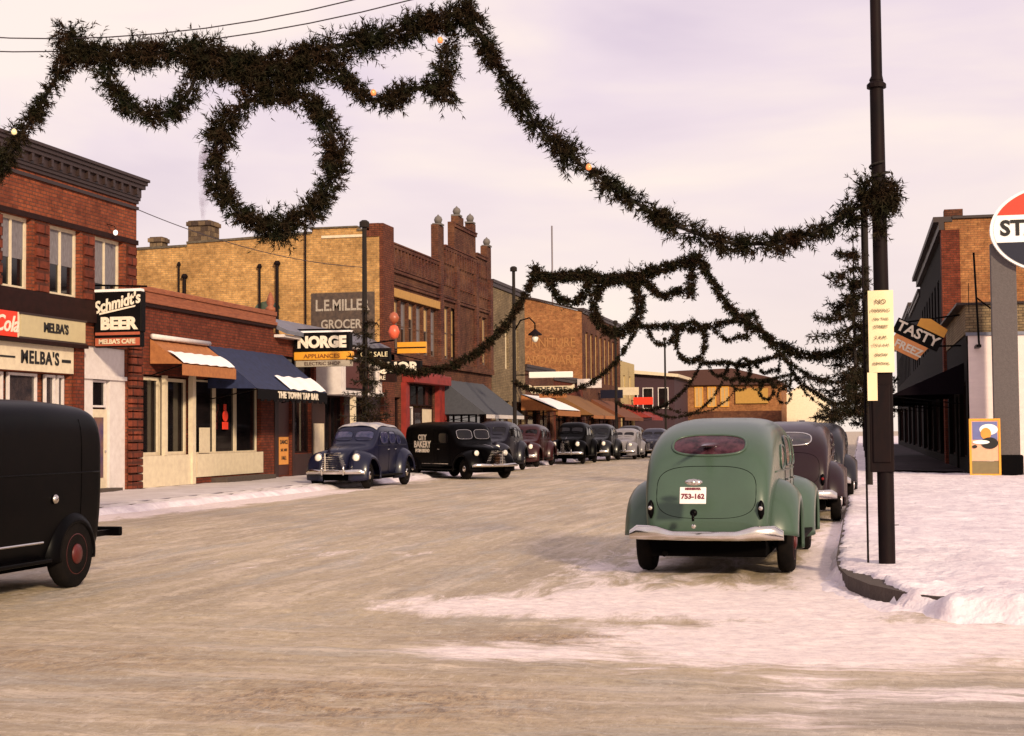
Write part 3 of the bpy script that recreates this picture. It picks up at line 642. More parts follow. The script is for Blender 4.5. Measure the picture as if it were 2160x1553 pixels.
    win_x(t, F, 66, 73, .5, 3.35, nv=5, fm=M_DARK, pm=M_GLASS); win_x(t, F, 57.35, 58.55, .5, 3.0, nv=1, fm=M_DARK, pm=M_GLASS)
    # painted advertisement on the side wall
    a = thing('painted_sign', 'faded dark wall advertisement lettered L.E. MILLER on the tan brick side wall', 'sign', (-19.8, YM, 6.3))
    box_part('ground_coat', mat('sign_ground', (.075, .055, .05), .9, (.17, .12, .09), ns=5, amt=.9), a, -21.15, -18.5, YM-.015, YM-.004, 5.0, 7.12)
    text('lettering', 'L.E.MILLER', .62, (-19.85, YM-.02, 6.60), '-y', M_LETG, a, squeeze=.80, ext=.004, bold=.015)
    text('lettering', 'GROCER', .50, (-19.9, YM-.02, 5.85), '-y', M_LETG, a, squeeze=.85, ext=.004, bold=.01)
    # small side details
    q = MB(); q.prism([(-23.55, 6.55), (-22.45, 6.55)]+[(-23+.55*math.cos(k/8*math.pi), 6.55+.32*math.sin(k/8*math.pi)) for k in range(9)][1:-1], 1, YM-.03, YM-.004); q.build('arched_window', mat('green_glass', (.05, .08, .05), .3, (.2, .22, .15), ns=4), t)
    for (x, h, w_) in ((-26.0, 10.25, .95), (-27.9, 9.65, .55)):
        q = MB(); q.box(x-w_/2, x+w_/2, YM+.05, YM+.05+w_, 8.9, h); q.box(x-w_/2-.06, x+w_/2+.06, YM-.01, YM+w_+.11, h-.22, h-.05); q.build('chimney', B_CHIM, t, bevel=.015)
    for (x, z0, z1, r_) in ((-26.8, 5.2, 8.4, .04), (-26.55, 5.2, 7.9, .07), (-23.3, 5.0, 8.2, .05), (-22.55, 5.1, 8.3, .07), (-21.35, 5.0, 9.5, .04)):
        p_ = thing('vent_pipe', {-26.8: 'thin pipe on the left of the tan side wall, beside a thicker one', -26.55: 'thicker pipe on the left part of the tan side wall, below the big chimney', -23.3: 'slim dark vent pipe in the middle of the tan side wall', -22.55: 'thick capped vent pipe in the middle of the tan side wall', -21.35: 'tall thin drain pipe reaching the parapet beside the painted advertisement'}[x], 'pipe', (x, YM-.1, z0), 0)
        q = MB(); q.tube([(x, YM-.1, z0-.6), (x, YM-.1, z1)], r_, 8); q.build('pipe', M_POLE, p_)
        q = MB(); q.lathe([(r_*1.8, 0), (r_*2.1, .06), (r_*1.2, .16)], (x, YM-.1, z1), 'z', 8); q.build('cap', M_POLE, p_)
miller()

def shop(name, label, y0, y1, h, wallm, x=F, s=1, wins=(), shops=(), parapet=.3, corn=M_CORN, deep=14, fm=None, blind=None, coping=True, roofm=None):
    t = thing(name, label, 'building', (x, (y0+y1)/2, 0))
    mb = MB(); wall_x(mb, x, y0, y1, .1, h, list(wins)+list(shops), s=s); xb = x-s*.3
    mb.box(xb, x-s*deep, y0, y1, .1, h-.3); mb.add([(x, y0, .1), (xb, y0, .1), (xb, y0, h), (x, y0, h)], [(0, 1, 2, 3)]); mb.add([(x, y1, .1), (xb, y1, .1), (xb, y1, h), (x, y1, h)], [(0, 1, 2, 3)]); mb.add([(x, y0, h), (x, y1, h), (xb, y1, h), (xb, y0, h)], [(0, 1, 2, 3)])
    mb.build('wall', wallm, t, recalc=False)
    if coping: box_part('cornice', corn, t, (x-s*.32, x+s*.14, y0-.02, y1+.02, h+.003, h+.16), (x+s*.003, x+s*.08, y0, y1, h-.2, h))
    for w_ in wins: win_x(t, x, *w_, nv=1, nh=1, s=s, fm=fm or M_CREAM, pm=M_GLASS, blind=blind, bfrac=random.choice((.4, .6, .8)), fw_=.09)
    for w_ in shops: win_x(t, x, *w_, nv=max(1, int((w_[1]-w_[0])/1.6)), nh=0, s=s, fm=M_DARK, pm=M_GLASS, fw_=.07, name='shop_window')
    return t
# between the Miller building and the tall orange one
b5 = shop('brick_building', 'two-storey grey-tan brick building directly beyond the dark stepped brick front', 74.2, 82, 9.25, B_GREY, wins=[(77.2, 78.0, 4.9, 7.6), (79.6, 80.4, 4.9, 7.4)], shops=[(75, 78.2, .5, 3.2), (78.7, 81.6, .5, 3.2)])
shop('shop_building', 'low dark shop with the snow-covered awning, beyond the grey-tan building', 82, 90, 5.2, B_DARK, shops=[(82.6, 85.5, .5, 3.2), (86, 89.5, .5, 3.2)])
shop('shop_building', 'low brick shop with brown awning, in front of the orange gabled wall', 90, 99.9, 4.9, B_RED2, shops=[(90.6, 94.5, .5, 3.2), (95.2, 99.5, .5, 3.2)])
t = shop('brick_building', 'tall orange brick building with faded painted lettering on its side wall', 100, 116.5, 9.8, B_DARK, wins=[(101.3+i*1.9, 102.3+i*1.9, 5.0, 8.4) for i in range(8)], shops=[(101, 105, .5, 3.2), (106, 111, .5, 3.2), (112, 116, .5, 3.2)], blind=M_BLIND, fm=M_BLIND)
q = MB(); q.prism([(F-.02, .1), (F-.02, 9.7), (-21.5, 10.55), (-23.6, 10.95), (-33, 10.95), (-33, .1)], 1, 99.93, 99.99); q.build('side_wall', B_ORANGE, t)
q = MB(); q.prism([(F+.05, 9.72), (F+.05, 9.85), (-21.5, 10.7), (-23.6, 11.1), (-33, 11.1), (-33, 10.96), (-23.6, 10.96), (-21.5, 10.56)], 1, 99.8, 100.3); q.build('parapet_cap', M_CORN, t)
a = thing('painted_sign', 'faded pale lettering painted on the orange brick side wall', 'sign', (-21, 99.9, 7.4))
text('lettering', 'FURNITURE', .95, (-20.75, 99.915, 7.6), '-y', mat('ghost_lettering', (.50, .27, .11), .9, (.40, .19, .07), ns=3, amt=1), a, squeeze=.8, ext=.004)
text('lettering', 'HARDWARE', .95, (-20.75, 99.915, 6.4), '-y', MATS['ghost_lettering'], a, squeeze=.8, ext=.004)
t = shop('shop_building', 'pale yellow false-fronted shop beyond the orange brick building', 116.6, 124, 7.1, mat('pale_yellow', (.55, .43, .22), .8), wins=[(118, 119, 4.2, 6), (121, 122, 4.2, 6)], shops=[(117.2, 123, .5, 3)], coping=False)
box_part('side_wall', mat('pale_yellow_side', (.66, .52, .26), .8), t, F-12, F-.01, 116.52, 116.58, .1, 7.2)
# street bends: the remaining buildings stand further to the right
t = thing('shop_building', 'maroon shop with a white snow-edged flat roof beyond the pale yellow shop', 'building', (-17, 128, 0))
box_part('wall', M_PURPLE, t, -24, -15.2, 126, 136, .1, 6.3); q = MB(); q.prism([(-24.3, 6.9), (-14.8, 6.05), (-14.8, 6.3), (-24.3, 7.25)], 1, 125.5, 136.2); q.build('roof', M_CREAM, t)
for i in range(4): wall_win_y(t, 125.95, -20.5+i*1.3, -19.6+i*1.3, 3.4, 5.2, M_WHITE, M_GLASS)
t = thing('brick_building', 'long orange brick building with yellow-framed windows closing the end of the street', 'building', (-12, 140, 0))
box_part('wall', B_ORANGE, t, -17.5, -7.0, 140, 152, .1, 6.0)
q = MB(); q.prism([(-17.7, 5.9), (-17.4, 7.1), (-11.5, 7.3), (-7.6, 6.3), (-6.8, 5.9), (-6.8, 5.75), (-17.7, 5.75)], 1, 139.6, 152.3); q.build('roof', mat('brown_roof', (.12, .055, .045), .9), t)
for i in range(3): wall_win_y(t, 139.95, -15.0+i*1.2, -14.2+i*1.2, 3.7, 5.6, M_SIGNY, M_BLIND, nv=2)
box_part('fascia_board', mat('ochre_board', (.55, .33, .08), .7), t, -11.2, -8.2, 139.8, 139.96, 4.0, 5.4)
box_part('lower_wall', B_DARK, t, -17.5, -7.0, 139.7, 139.96, .1, 3.3)
t = thing('house', 'white gabled house at the far end of the street behind the green sedan', 'house', (-5, 150, 0))
q = MB(); q.prism([(-7.0, .1), (-7.0, 5.0), (-5.4, 6.0), (-3.6, 5.0), (-2.9, 4.4), (-2.9, .1)], 1, 150, 158); q.build('wall', mat('white_siding', (.80, .70, .52), .7), t)
q = MB(); q.prism([(-7.2, 5.0), (-5.4, 6.14), (-3.6, 5.12), (-2.7, 4.4), (-2.7, 4.3), (-3.6, 5.01), (-5.4, 6.02), (-7.2, 4.9)], 1, 149.7, 158.2); q.build('roof', M_SNOWC, t)
wall_win_y(t, 149.9, -5.9, -5.2, 1.2, 2.5, M_WHITE, M_GLASS)

# awnings further down the left side
awning_x('awning', 'dark grey awning with a white lower edge on the dark stepped brick building', 64.6, 72.2, 3.95, -16.2, 2.35, .18, M_GREYA, M_WHITE)
a = awning_x('awning', 'brown awning buried under bright white snow, beyond the grey awning', 80.8, 87.6, 3.6, -16.2, 2.72, .30, M_ORA)
sn = MB(); P = []
for i in range(6):
    u = .02+.98*i/5; P.append([(F+(-16.18-F)*u, 80.9+6.6*j/12, 3.6+(2.72-3.6)*u+.05+.05*math.sin(i/5*math.pi)) for j in range(13)])
sn.grid(P); sn.build('snow_cover', M_SNOWC, a, smooth=True)
awning_x('awning', 'ochre brown awning beyond the snow-covered one', 90.5, 99, 3.9, -15.9, 2.55, .22, mat('ochre_canvas', (.28, .14, .05), .9), M_ORA)
awning_x('awning', 'rusty brown awning on the tall orange brick building', 103, 112, 3.8, -15.9, 2.5, .22, mat('rust_canvas', (.22, .08, .035), .9))
awning_x('awning', 'dull red awning on the pale yellow shop', 117, 123.5, 3.7, -15.9, 2.6, .22, M_REDP)

# ================================================================== projecting signs on the left row
def proj_sign(name, label, x0, x1, y, z0, z1, th=.22):
    return thing(name, label, 'sign', ((x0+x1)/2, y, z0))
def beer_sign():
    y = 33.4; x0, x1 = F+.05, -17.0
    t = thing('hanging_sign', "black and cream Schmidt's BEER sign hanging over the white cafe entrance", 'sign', (F+.6, y, 4.4))
    box_part('cabinet', M_SIGNB, t, (x0-.32+.32, x1+.02, y-.12, y+.12, 4.06, 5.06), (x0, x1, y-.10, y+.10, 3.70, 4.06), bevel=.03)
    f = MB(); f.box(x0+.03, x1-.03, y-.115, y-.105, 3.74, 3.93); f.box(x0+.03, x1-.03, y-.112, y-.104, 4.0, 4.07); f.build('panel', mat('salmon_enamel', (.48, .13, .08), .5, (.5, .2, .1)), t)
    text('lettering', "Schmidt's", .40, (x0+.61, y-.13, 4.78), '-y', M_LETW, t, roll=12, shear=.3, bold=.012, squeeze=.82)
    s_ = MB(); s_.prism([(x0+.15, 4.50), (x0+1.1, 4.68), (x0+1.12, 4.72), (x0+.15, 4.55)], 1, y-.135, y-.125); s_.build('flourish', M_LETW, t)
    text('lettering', 'BEER', .40, (x0+.66, y-.13, 4.27), '-y', M_LETW, t, bold=.022, squeeze=1.10)
    text('lettering', "MELBA'S CAFE", .155, (x0+.62, y-.125, 3.835), '-y', M_CREAM, t, bold=.006)
    r = MB(); r.tube([(F, y, 5.25), (x1+.1, y, 5.18)], .025, 6); r.tube([(x0+.3, y, 5.2), (x0+.3, y, 5.0)], .012, 6); r.tube([(x1-.1, y, 5.18), (x1-.1, y, 5.0)], .012, 6); r.build('bracket', M_BLACK, t)
    b = MB(); b.box(x0, x1-.02, y-.1, y+.1, 5.065, 5.13); b.build('snow_cap', M_SNOWC, t)
beer_sign()
def norge():
    y = 46.6; x0, x1 = -18.2, -16.25
    t = thing('hanging_sign', 'black, yellow and white NORGE sign over the low zinc-edged shop', 'sign', (-17.2, y, 4.3))
    box_part('cabinet', M_SIGNB, t, x0, x1, y-.15, y+.15, 4.26, 4.88, bevel=.03)
    box_part('snow_cap', M_SNOWC, t, x0, x1+.02, y-.15, y+.15, 4.885, 4.94)
    box_part('panel', M_SIGNY, t, (x0-.02, x1+.06, y-.14, y+.14, 3.97, 4.25), bevel=.04)
    box_part('lower_panel', mat('grey_panel', (.50, .44, .36), .5), t, (x0+.05, x1+.02, y-.1, y+.1, 3.76, 3.955))
    text('lettering', 'NORGE', .50, ((x0+x1)/2, y-.16, 4.55), '-y', M_LETW, t, bold=.03, squeeze=.98)
    text('lettering', 'APPLIANCES', .19, ((x0+x1)/2, y-.15, 4.10), '-y', mat('brown_ink', (.30, .10, .02), .6), t, squeeze=1.2)
    text('lettering', 'ELECTRIC SHOP', .16, ((x0+x1)/2, y-.105, 3.855), '-y', M_BROWN, t, squeeze=1.1)
    r = MB(); r.tube([(F, y, 5.0), (x1, y, 4.98)], .03, 6); r.build('bracket', M_BLACK, t)
norge()
def liquor():
    y = 53.2
    t = thing('hanging_sign', 'dark LIQUOR sign with glowing white letters above the red storefront', 'sign', (-17, y, 4))
    box_part('cabinet', M_SIGNB, t, (F+.05, -15.8, y-.12, y+.12, 3.75, 4.22), (F+.05, -17.0, y-.1, y+.1, 4.22, 4.72), bevel=.02)
    text('lettering', 'LIQUOR', .50, (-16.95, y-.13, 3.98), '-y', M_LETW, t, bold=.02, squeeze=1.12)
    text('lettering', 'OFF SALE', .26, (-17.62, y-.12, 4.48), '-y', M_YPAPER, t)
    box_part('lower_panel', M_DARK, t, F+.05, -16.8, y-.1, y+.1, 3.45, 3.74); text('lettering', 'STORE', .22, (-17.5, y-.115, 3.60), '-y', M_LETW, t)
    r = MB(); r.tube([(F, y, 4.85), (-15.8, y, 4.25)], .02, 6); r.build('bracket', M_BLACK, t)
    t = thing('shop_sign', 'small ochre two-line sign on the dark brick front above the red storefront', 'sign', (F+.6, 57.3, 4.7))
    box_part('board', M_SIGNY, t, F+.2, -16.9, 57.5, 57.65, 4.75, 5.2); box_part('stripe', M_DARK, t, F+.2, -16.9, 57.48, 57.495, 4.95, 5.0)
    box_part('bracket', M_BLACK, t, F, F+.2, 57.55, 57.6, 4.9, 4.95)
    t = thing('traffic_lamp', 'round orange-red lamp with a pale globe on top beside the dark utility pole', 'lamp', (-17.0, 53.6, 5.3))
    g = MB(); g.lathe([(.02, -.28), (.15, -.22), (.22, 0), (.15, .2), (.05, .26)], (-17.0, 53.6, 5.35), 'z', 14); g.build('red_globe', mat('red_globe', (.62, .10, .045), .4, emit=.08), t, smooth=True)
    g = MB(); g.lathe([(.05, 0), (.17, .1), (.2, .25), (.12, .4), (.02, .45)], (-17.0, 53.6, 5.65), 'z', 14); g.build('cap', mat('salmon_cap', (.45, .14, .07), .4), t, smooth=True)
    g = MB(); g.tube([(-17.0, 53.6, 5.03), (F, 53.6, 4.9)], .03, 6); g.build('bracket', M_BLACK, t)
liquor()
def far_signs():
    y = 79.0
    t = thing('hanging_sign', 'long white enamel sign bar jutting out below the orange brick wall', 'sign', (-17, y, 5.6))
    box_part('board', M_WHITE2, t, -17.4, -15.0, y-.1, y+.1, 4.45, 4.78, bevel=.03); box_part('bracket', M_BLACK, t, F, -17.4, y-.03, y+.03, 4.6, 4.66)
    t = thing('hanging_sign', 'cream marquee sign with rounded ends and dark letters under the white sign bar', 'sign', (-17, y, 4))
    q = MB(); q.prism([(-17.3, 3.62), (-15.15, 3.62), (-14.98, 3.8), (-14.98, 4.1), (-15.15, 4.02), (-17.3, 4.02), (-17.46, 4.1), (-17.46, 3.8)], 1, y+.2, y+.42); q.build('board', M_CREAM, t)
    text('lettering', 'THEATRE', .36, (-16.2, y+.19, 3.82), '-y', M_INK, t, bold=.01, squeeze=1.1)
    box_part('lower_panel', M_ORA, t, -16.9, -15.4, y+.2, y+.42, 3.38, 3.6); box_part('bracket', M_BLACK, t, F, -17.4, y+.28, y+.33, 4.0, 4.06)
    for i, (yy, c, z, lb) in enumerate(((97, M_WHITE, 4.7, 'small white sign on the low brick shop before the orange building'), (106, M_NAVY, 4.2, 'dark blue sign on the tall orange brick building'), (114, M_CREAM, 4.6, 'cream sign at the far end of the orange brick building'), (122, M_SIGNR, 4.0, 'small red sign on the pale yellow shop'))):
        t = thing('hanging_sign', lb, 'sign', (-17.4, yy, z)); box_part('board', c, t, -18.1, -16.5, yy-.08, yy+.08, z-.3, z+.3); box_part('bracket', M_BLACK, t, F, -18.1, yy-.03, yy+.03, z, z+.06)
    m_ = thing('radio_mast', 'thin pale radio mast rising behind the grey-tan building', 'mast', (-24, 118, 8)); q = MB(); q.tube([(-24.0, 118, .1), (-24.0, 118, 18.2)], .07, 6); q.build('rod', mat('mast_grey', (.25, .22, .25), .6), m_); q = MB(); q.tube([(-24.3, 118, 13), (-23.7, 118, 13)], .04, 6); q.build('crossbar', MATS['mast_grey'], m_)
far_signs()

# ================================================================== right row
R_ = 3.25
def right_row():
    t = thing('service_station', 'white panelled service station wall with a grey-tan upper band at the right edge', 'building', (4, 47.5, 0))
    box_part('wall', mat('pink_white_tile', (.78, .66, .63), .5, (.62, .50, .50), ns=2.2, stretch=(1, 1, 3)), t, R_+.02, 24, 47.5, 47.6, .1, 4.40)
    box_part('roof', M_ROOF, t, R_+.3, 24, 47.6, 58, .1, 4.39)
    box_part('upper_band', B_GREY, t, R_-.05, 24, 47.56, 58, 4.42, 5.30)
    box_part('panel_joint', M_ZINC, t, (R_+.75, R_+.80, 47.47, 47.5, .2, 4.4), (R_+1.7, R_+1.75, 47.47, 47.5, .2, 4.4), (R_-.05, 24, 47.44, 47.5, 4.36, 4.46))
    box_part('coping', M_CORN, t, R_-.3, 24, 47.5, 58, 5.31, 5.38)
    # dark front on the street side
    mb = MB(); wall_x(mb, R_-.02, 47.62, 58.3, .1, 4.4, [(48.3, 51.5, .6, 3.0), (52.2, 53.3, .16, 2.6), (54, 57.5, .6, 3.0)], s=-1); mb.build('front_wall', B_SHADE, t, recalc=False)
    win_x(t, R_-.02, 48.3, 51.5, .6, 3.0, nv=2, s=-1, fm=M_DARK); win_x(t, R_-.02, 54, 57.5, .6, 3.0, nv=2, s=-1, fm=M_DARK)
    box_part('door', M_BROWN, t, R_+.1, R_+.16, 52.25, 53.25, .2, 2.6)
    t = thing('brick_building', 'tall two-storey orange brick building with shaded front behind the service station', 'building', (R_, 65, 0))
    wins = [(60.5+i*2.6, 61.7+i*2.6, 5.2, 7.6) for i in range(8)]
    mb = MB(); wall_x(mb, R_, 58.6, 82, .1, 9.55, wins+[(60+i*5.5, 64.5+i*5.5, .5, 3.1) for i in range(4)], s=-1); mb.build('front_wall', B_SHADE, t, recalc=False)
    box_part('side_wall', B_ORANGE, t, R_+.02, 20, 58.55, 58.64, .1, 9.45)
    box_part('roof', M_ROOF, t, R_+.35, 20, 58.64, 81.9, .1, 9.3)
    box_part('cornice', M_CORN, t, (R_-.40, R_+.3, 58.5, 82, 9.35, 9.55), (R_-.2, R_-.003, 58.5, 82, 9.05, 9.35), (R_+.3, 20, 58.45, 58.9, 9.46, 9.56))
    box_part('corner_pier', B_RED2, t, R_-.12, R_+.55, 58.48, 59.3, .1, 9.04)
    for w_ in wins: win_x(t, R_, *w_, nv=1, nh=1, s=-1, fm=M_DARK)
    for i in range(4): win_x(t, R_, 60+i*5.5, 64.5+i*5.5, .5, 3.1, nv=3, s=-1, fm=M_DARK, name='shop_window')
    box_part('chimney', B_DARK, t, R_+.02, R_+.7, 58.7, 59.3, 9.56, 9.85)
    shop('shop_building', 'shaded two-storey shop beyond the tall orange brick building on the right', 82, 98, 8.8, B_SHADE, x=R_, s=-1, wins=[(84+i*3, 85.2+i*3, 5, 7.2) for i in range(4)], shops=[(83, 88, .5, 3), (90, 97, .5, 3)], fm=M_DARK)
    shop('shop_building', 'farthest shaded shop on the right side of the street', 98, 135, 9.4, B_SHADE, x=R_, s=-1, wins=[(100+i*3.2, 101.3+i*3.2, 5, 7.2) for i in range(10)], shops=[(99, 105, .5, 3), (107, 115, .5, 3), (118, 130, .5, 3)], fm=M_DARK)
    # side wing that fills the ground right of the pylon
    # dark awnings over the shaded pavement
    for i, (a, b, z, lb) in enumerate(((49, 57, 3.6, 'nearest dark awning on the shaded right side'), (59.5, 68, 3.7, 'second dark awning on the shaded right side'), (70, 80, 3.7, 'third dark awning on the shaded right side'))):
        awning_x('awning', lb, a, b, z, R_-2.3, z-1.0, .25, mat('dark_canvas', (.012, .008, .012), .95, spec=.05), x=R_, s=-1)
    # Tasty sign
    y = 50.0; k_ = 1.22
    t = thing('hanging_sign', 'tilted orange and black TASTY cafe sign beside the yellow notice on the right', 'sign', (1.9, y, 4))
    def rot(poly, c, a): ca, sa = math.cos(a), math.sin(a); return [(c[0]+k_*(x*ca-z*sa), c[1]+k_*(x*sa+z*ca)) for x, z in poly]
    c0 = (1.86, 4.60); A = rad(-27)
    q = MB(); q.prism(rot([(-.62, -.20), (.66, -.20), (.66, .20), (-.62, .20)], c0, A), 1, y, y+.2); q.build('board', M_SIGNB, t)
    q = MB(); q.prism(rot([(-.10, .21), (.66, .21), (.66, .44), (.15, .52), (-.10, .42)], c0, A), 1, y+.01, y+.19); q.build('upper_panel', M_SIGNY, t)
    q = MB(); q.prism(rot([(-.55, -.62), (.30, -.62), (.42, -.21), (-.50, -.21)], c0, A), 1, y+.02, y+.18); q.build('lower_panel', mat('orange_enamel', (.78, .30, .09), .5), t)
    text('lettering', 'TASTY', .46, (c0[0]+.02, y-.012, c0[1]), '-y', M_LETW, t, roll=-27, bold=.012, squeeze=1.05)
    text('lettering', 'FREEZ', .34, (c0[0]-.28, y+.005, c0[1]-.46), '-y', M_LETW, t, roll=-27, bold=.012)
    q = MB(); q.tube([(R_, y+.1, 5.2), (1.5, y+.1, 5.0)], .03, 6); q.tube([(R_, y+.1, 4.2), (2.4, y+.1, 4.2)], .03, 6); q.build('bracket', M_BLACK, t)
    # round oil company sign on its pylon
    y = 46.0; cx_, cz_, r_, ax_ = 5.69, 7.36, 1.30, 1.42
    t = thing('station_sign', 'large rounded red, white and navy STANDARD sign on wide grey pylons', 'sign', (4.2, y+.2, 0))
    [box_part('pylon', M_LIME, t, a_, a_+.72, y+.12, y+.45, .1, 7.0, bevel=.02) for a_ in (3.86, 6.8)]
    q = MB(); q.box(3.95, 4.66, y+.05, y+.5, .1, .75); q.build('base', M_BLACK, t, bevel=.05)
    q = MB(); q.prism([(cx_+r_*ax_*math.cos(k/56*2*math.pi), cz_+r_*math.sin(k/56*2*math.pi)) for k in range(56)], 1, y-.1, y+.1); q.build('rim', M_WHITE2, t)
    def seg(z0, z1, rr):
        P = []; k = 24
        for i in range(k+1):
            z = z0+(z1-z0)*i/k; P.append((cx_+ax_*math.sqrt(max(rr*rr-z*z, 0)), cz_+z))
        for i in range(k, -1, -1):
            z = z0+(z1-z0)*i/k; P.append((cx_-ax_*math.sqrt(max(rr*rr-z*z, 0)), cz_+z))
        return P
    q = MB(); q.prism(seg(.44, 1.22, 1.23), 1, y-.125, y-.101); q.build('red_field', M_SIGNR, t)
    q = MB(); q.prism(seg(-1.22, -.38, 1.23), 1, y-.125, y-.101); q.build('navy_field', M_NAVY, t)
    q = MB(); q.prism(seg(-.37, .43, 1.23), 1, y-.118, y-.101); q.build('white_field', M_WHITE2, t)
    text('lettering', 'STANDARD', .62, (4.13, y-.13, cz_+.03), '-y', M_INK, t, bold=.022, squeeze=1.0, align='LEFT', space=1.05)
    # poster board
    y = 45.9
    t = thing('poster_board', 'yellow-framed colour poster leaning against the white station wall', 'poster', (3.55, y, .1))
    q = MB(); q.box(3.13, 3.19, y-.03, y+.05, .15, 1.82); q.box(3.95, 4.01, y-.03, y+.05, .15, 1.82); q.box(3.19, 3.95, y-.03, y+.05, 1.76, 1.82); q.box(3.19, 3.95, y-.03, y+.05, .15, .2); q.build('frame', M_SIGNY, t)
    box_part('sheet', mat('poster_pink', (.72, .38, .24), .6), t, 3.19, 3.95, y-.01, y+.02, .58, 1.76); box_part('sky_panel', mat('poster_blue', (.20, .22, .45), .6), t, 3.22, 3.92, y-.016, y-.0105, 1.2, 1.73)
    box_part('lower_panel', mat('poster_olive', (.28, .22, .12), .7), t, 3.19, 3.95, y-.012, y+.02, .2, .57)
    def disc(cx, cz, rx, rz, yy, nm, mm):
        q = MB(); q.prism([(cx+rx*math.cos(k/20*2*math.pi), cz+rz*math.sin(k/20*2*math.pi)) for k in range(20)], 1, yy, yy+.004); q.build(nm, mm, t)
    disc(3.68, 1.50, .26, .16, y-.024, 'white_cap', M_WHITE2); disc(3.60, 1.38, .15, .17, y-.029, 'orange_head', mat('poster_orange', (.72, .28, .04), .6)); disc(3.70, 1.10, .24, .17, y-.034, 'dark_coat', M_INK); disc(3.46, 1.13, .24, .06, y-.039, 'white_arm', M_WHITE2); disc(3.28, 1.00, .07, .05, y-.044, 'dark_cup', M_INK)
    # thin pipes by the station
    t = thing('flag_pole', 'thin dark pole standing in front of the brick wall beside the big oval-topped sign', 'pole', (3.45, 46.6, 0)); q = MB(); q.tube([(3.52, 46.6, 4.0), (3.42, 46.6, 6.8)], .035, 6); q.build('rod', M_BLACK, t); q = MB(); q.box(3.44, 3.58, 46.55, 47.48, 3.96, 4.04); q.build('bracket', M_BLACK, t)
    q = MB(); q.tube([(3.47, 46.62, 5.45), (3.95, 46.62, 5.05)], .025, 6); q.tube([(3.95, 46.62, 5.75), (3.95, 46.62, 4.9)], .05, 6); q.tube([(3.25, 46.62, 5.9), (3.25, 46.62, 5.0)], .012, 6); q.build('stay', M_BLACK, t)
right_row()
# dark sheet added over the pavement, its colour filling in the canopy shade
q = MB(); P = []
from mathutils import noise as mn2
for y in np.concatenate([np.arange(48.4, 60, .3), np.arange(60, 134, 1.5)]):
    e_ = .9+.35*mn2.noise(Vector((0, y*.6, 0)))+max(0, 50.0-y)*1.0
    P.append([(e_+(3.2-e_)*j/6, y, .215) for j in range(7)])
q.grid(P); tag(q.build('pavement_shade', mat('shade_strip', (.045, .032, .038), .8, (.11, .085, .10), ns=1.3, amt=.9, spec=.1)), kind='structure')

# ================================================================== poles
def pole(name, label, x, y, h, r0, r1, m_, group=None, extra=None):
    t = thing(name, label, 'pole', (x, y, 0), 0, group)
    q = MB(); q.tube([(x, y, .0), (x, y, h)], [r0, r1], 14); q.build('shaft', m_, t, smooth=True, angle=40)
    return t
t = thing('street_pole', 'dark stepped steel pole in the foreground snow on the right, carrying the yellowed notice', 'pole', (.24, 16, 0))
q = MB(); q.tube([(.25, 16, .10), (.25, 16, 2.2), (.245, 16, 2.25), (.235, 16, 5.2)], [.085, .085, .08, .07], 16); q.build('shaft', M_POLE, t, smooth=True, angle=35)
q = MB(); q.tube([(.235, 16, 5.2), (.24, 16, 5.25), (.24, 16, 8.6)], [.075, .058, .055], 14); q.build('upper_tube', M_POLE, t, smooth=True, angle=35)
q = MB(); q.box(.10, .34, 15.9, 16.12, 1.10, 2.16); q.box(.13, .31, 15.88, 15.9, 1.2, 2.0); q.build('switch_box', M_POLE, t, bevel=.02)
q = MB(); q.lathe([(.10, 0), (.10, .04), (.078, .06)], (.235, 16, 5.12), 'z', 14); q.build('collar', M_POLE, t)
q = MB(); q.tube([(.06, 16.08, .1), (.06, 16.08, 3.95)], .013, 6); q.build('conduit', M_POLE, t)
n_ = thing('notice', 'tall yellowed parking notice fixed to the foreground steel pole', 'sign', (.23, 15.9, 2.5))
P = []
for i in range(9):
    P.append([(.105+.255*j/4, 15.88-.015*math.sin(j/4*math.pi)-.004*math.sin(i*1.7), 2.13+.85*i/8) for j in range(5)])
q = MB(); q.grid(P); q.grid([[(a, b+.006, c) for a, b, c in r] for r in P]); q.build('sheet', M_YPAPER, n_, smooth=True)
for i, (s_, z_, sz) in enumerate((('NO', 2.86, .07), ('PARKING', 2.77, .045), ('ON THIS', 2.68, .04), ('STREET', 2.60, .045), ('2 A.M.', 2.49, .048), ('TO 6 A.M.', 2.41, .04), ('SNOW', 2.31, .042), ('REMOVAL', 2.22, .038))):
    text('lettering', s_, sz, (.232, 15.852, z_), '-y', mat('faded_ink', (.06, .035, .02), .8, (.22, .13, .06), ns=30, amt=1), n_, ext=.002)
q = MB(); P = [[(.085+.10*j/2, 15.875, 1.84+.29*i/3) for j in range(3)] for i in range(4)]; q.grid(P); q.grid([[(a, b+.006, c) for a, b, c in r] for r in P])
n2_ = tag(q.build('notice', M_YPAPER), 'small torn yellow slip below the tall notice on the foreground pole', 'sign')
for i in range(3):
    pass
GP = 'wooden utility poles along the street'
LP = [(-14.9, 44.0, 7.95), (-14.9, 64.6, 8.7), (-14.9, 93.0, 8.3), (-14.7, 116.0, 8.6)]
RP = [(.22, 38.0, 7.3), (.30, 55.0, 7.6), (.3, 76.0, 7.8), (.3, 98.0, 7.8), (.3, 118.0, 7.8)]
lab = ['tall dark utility pole behind the blue sedan', 'utility pole with a hanging street lamp beside the grey awning', 'thin utility pole at the corner of the orange brick building', 'farthest thin utility pole on the left side']
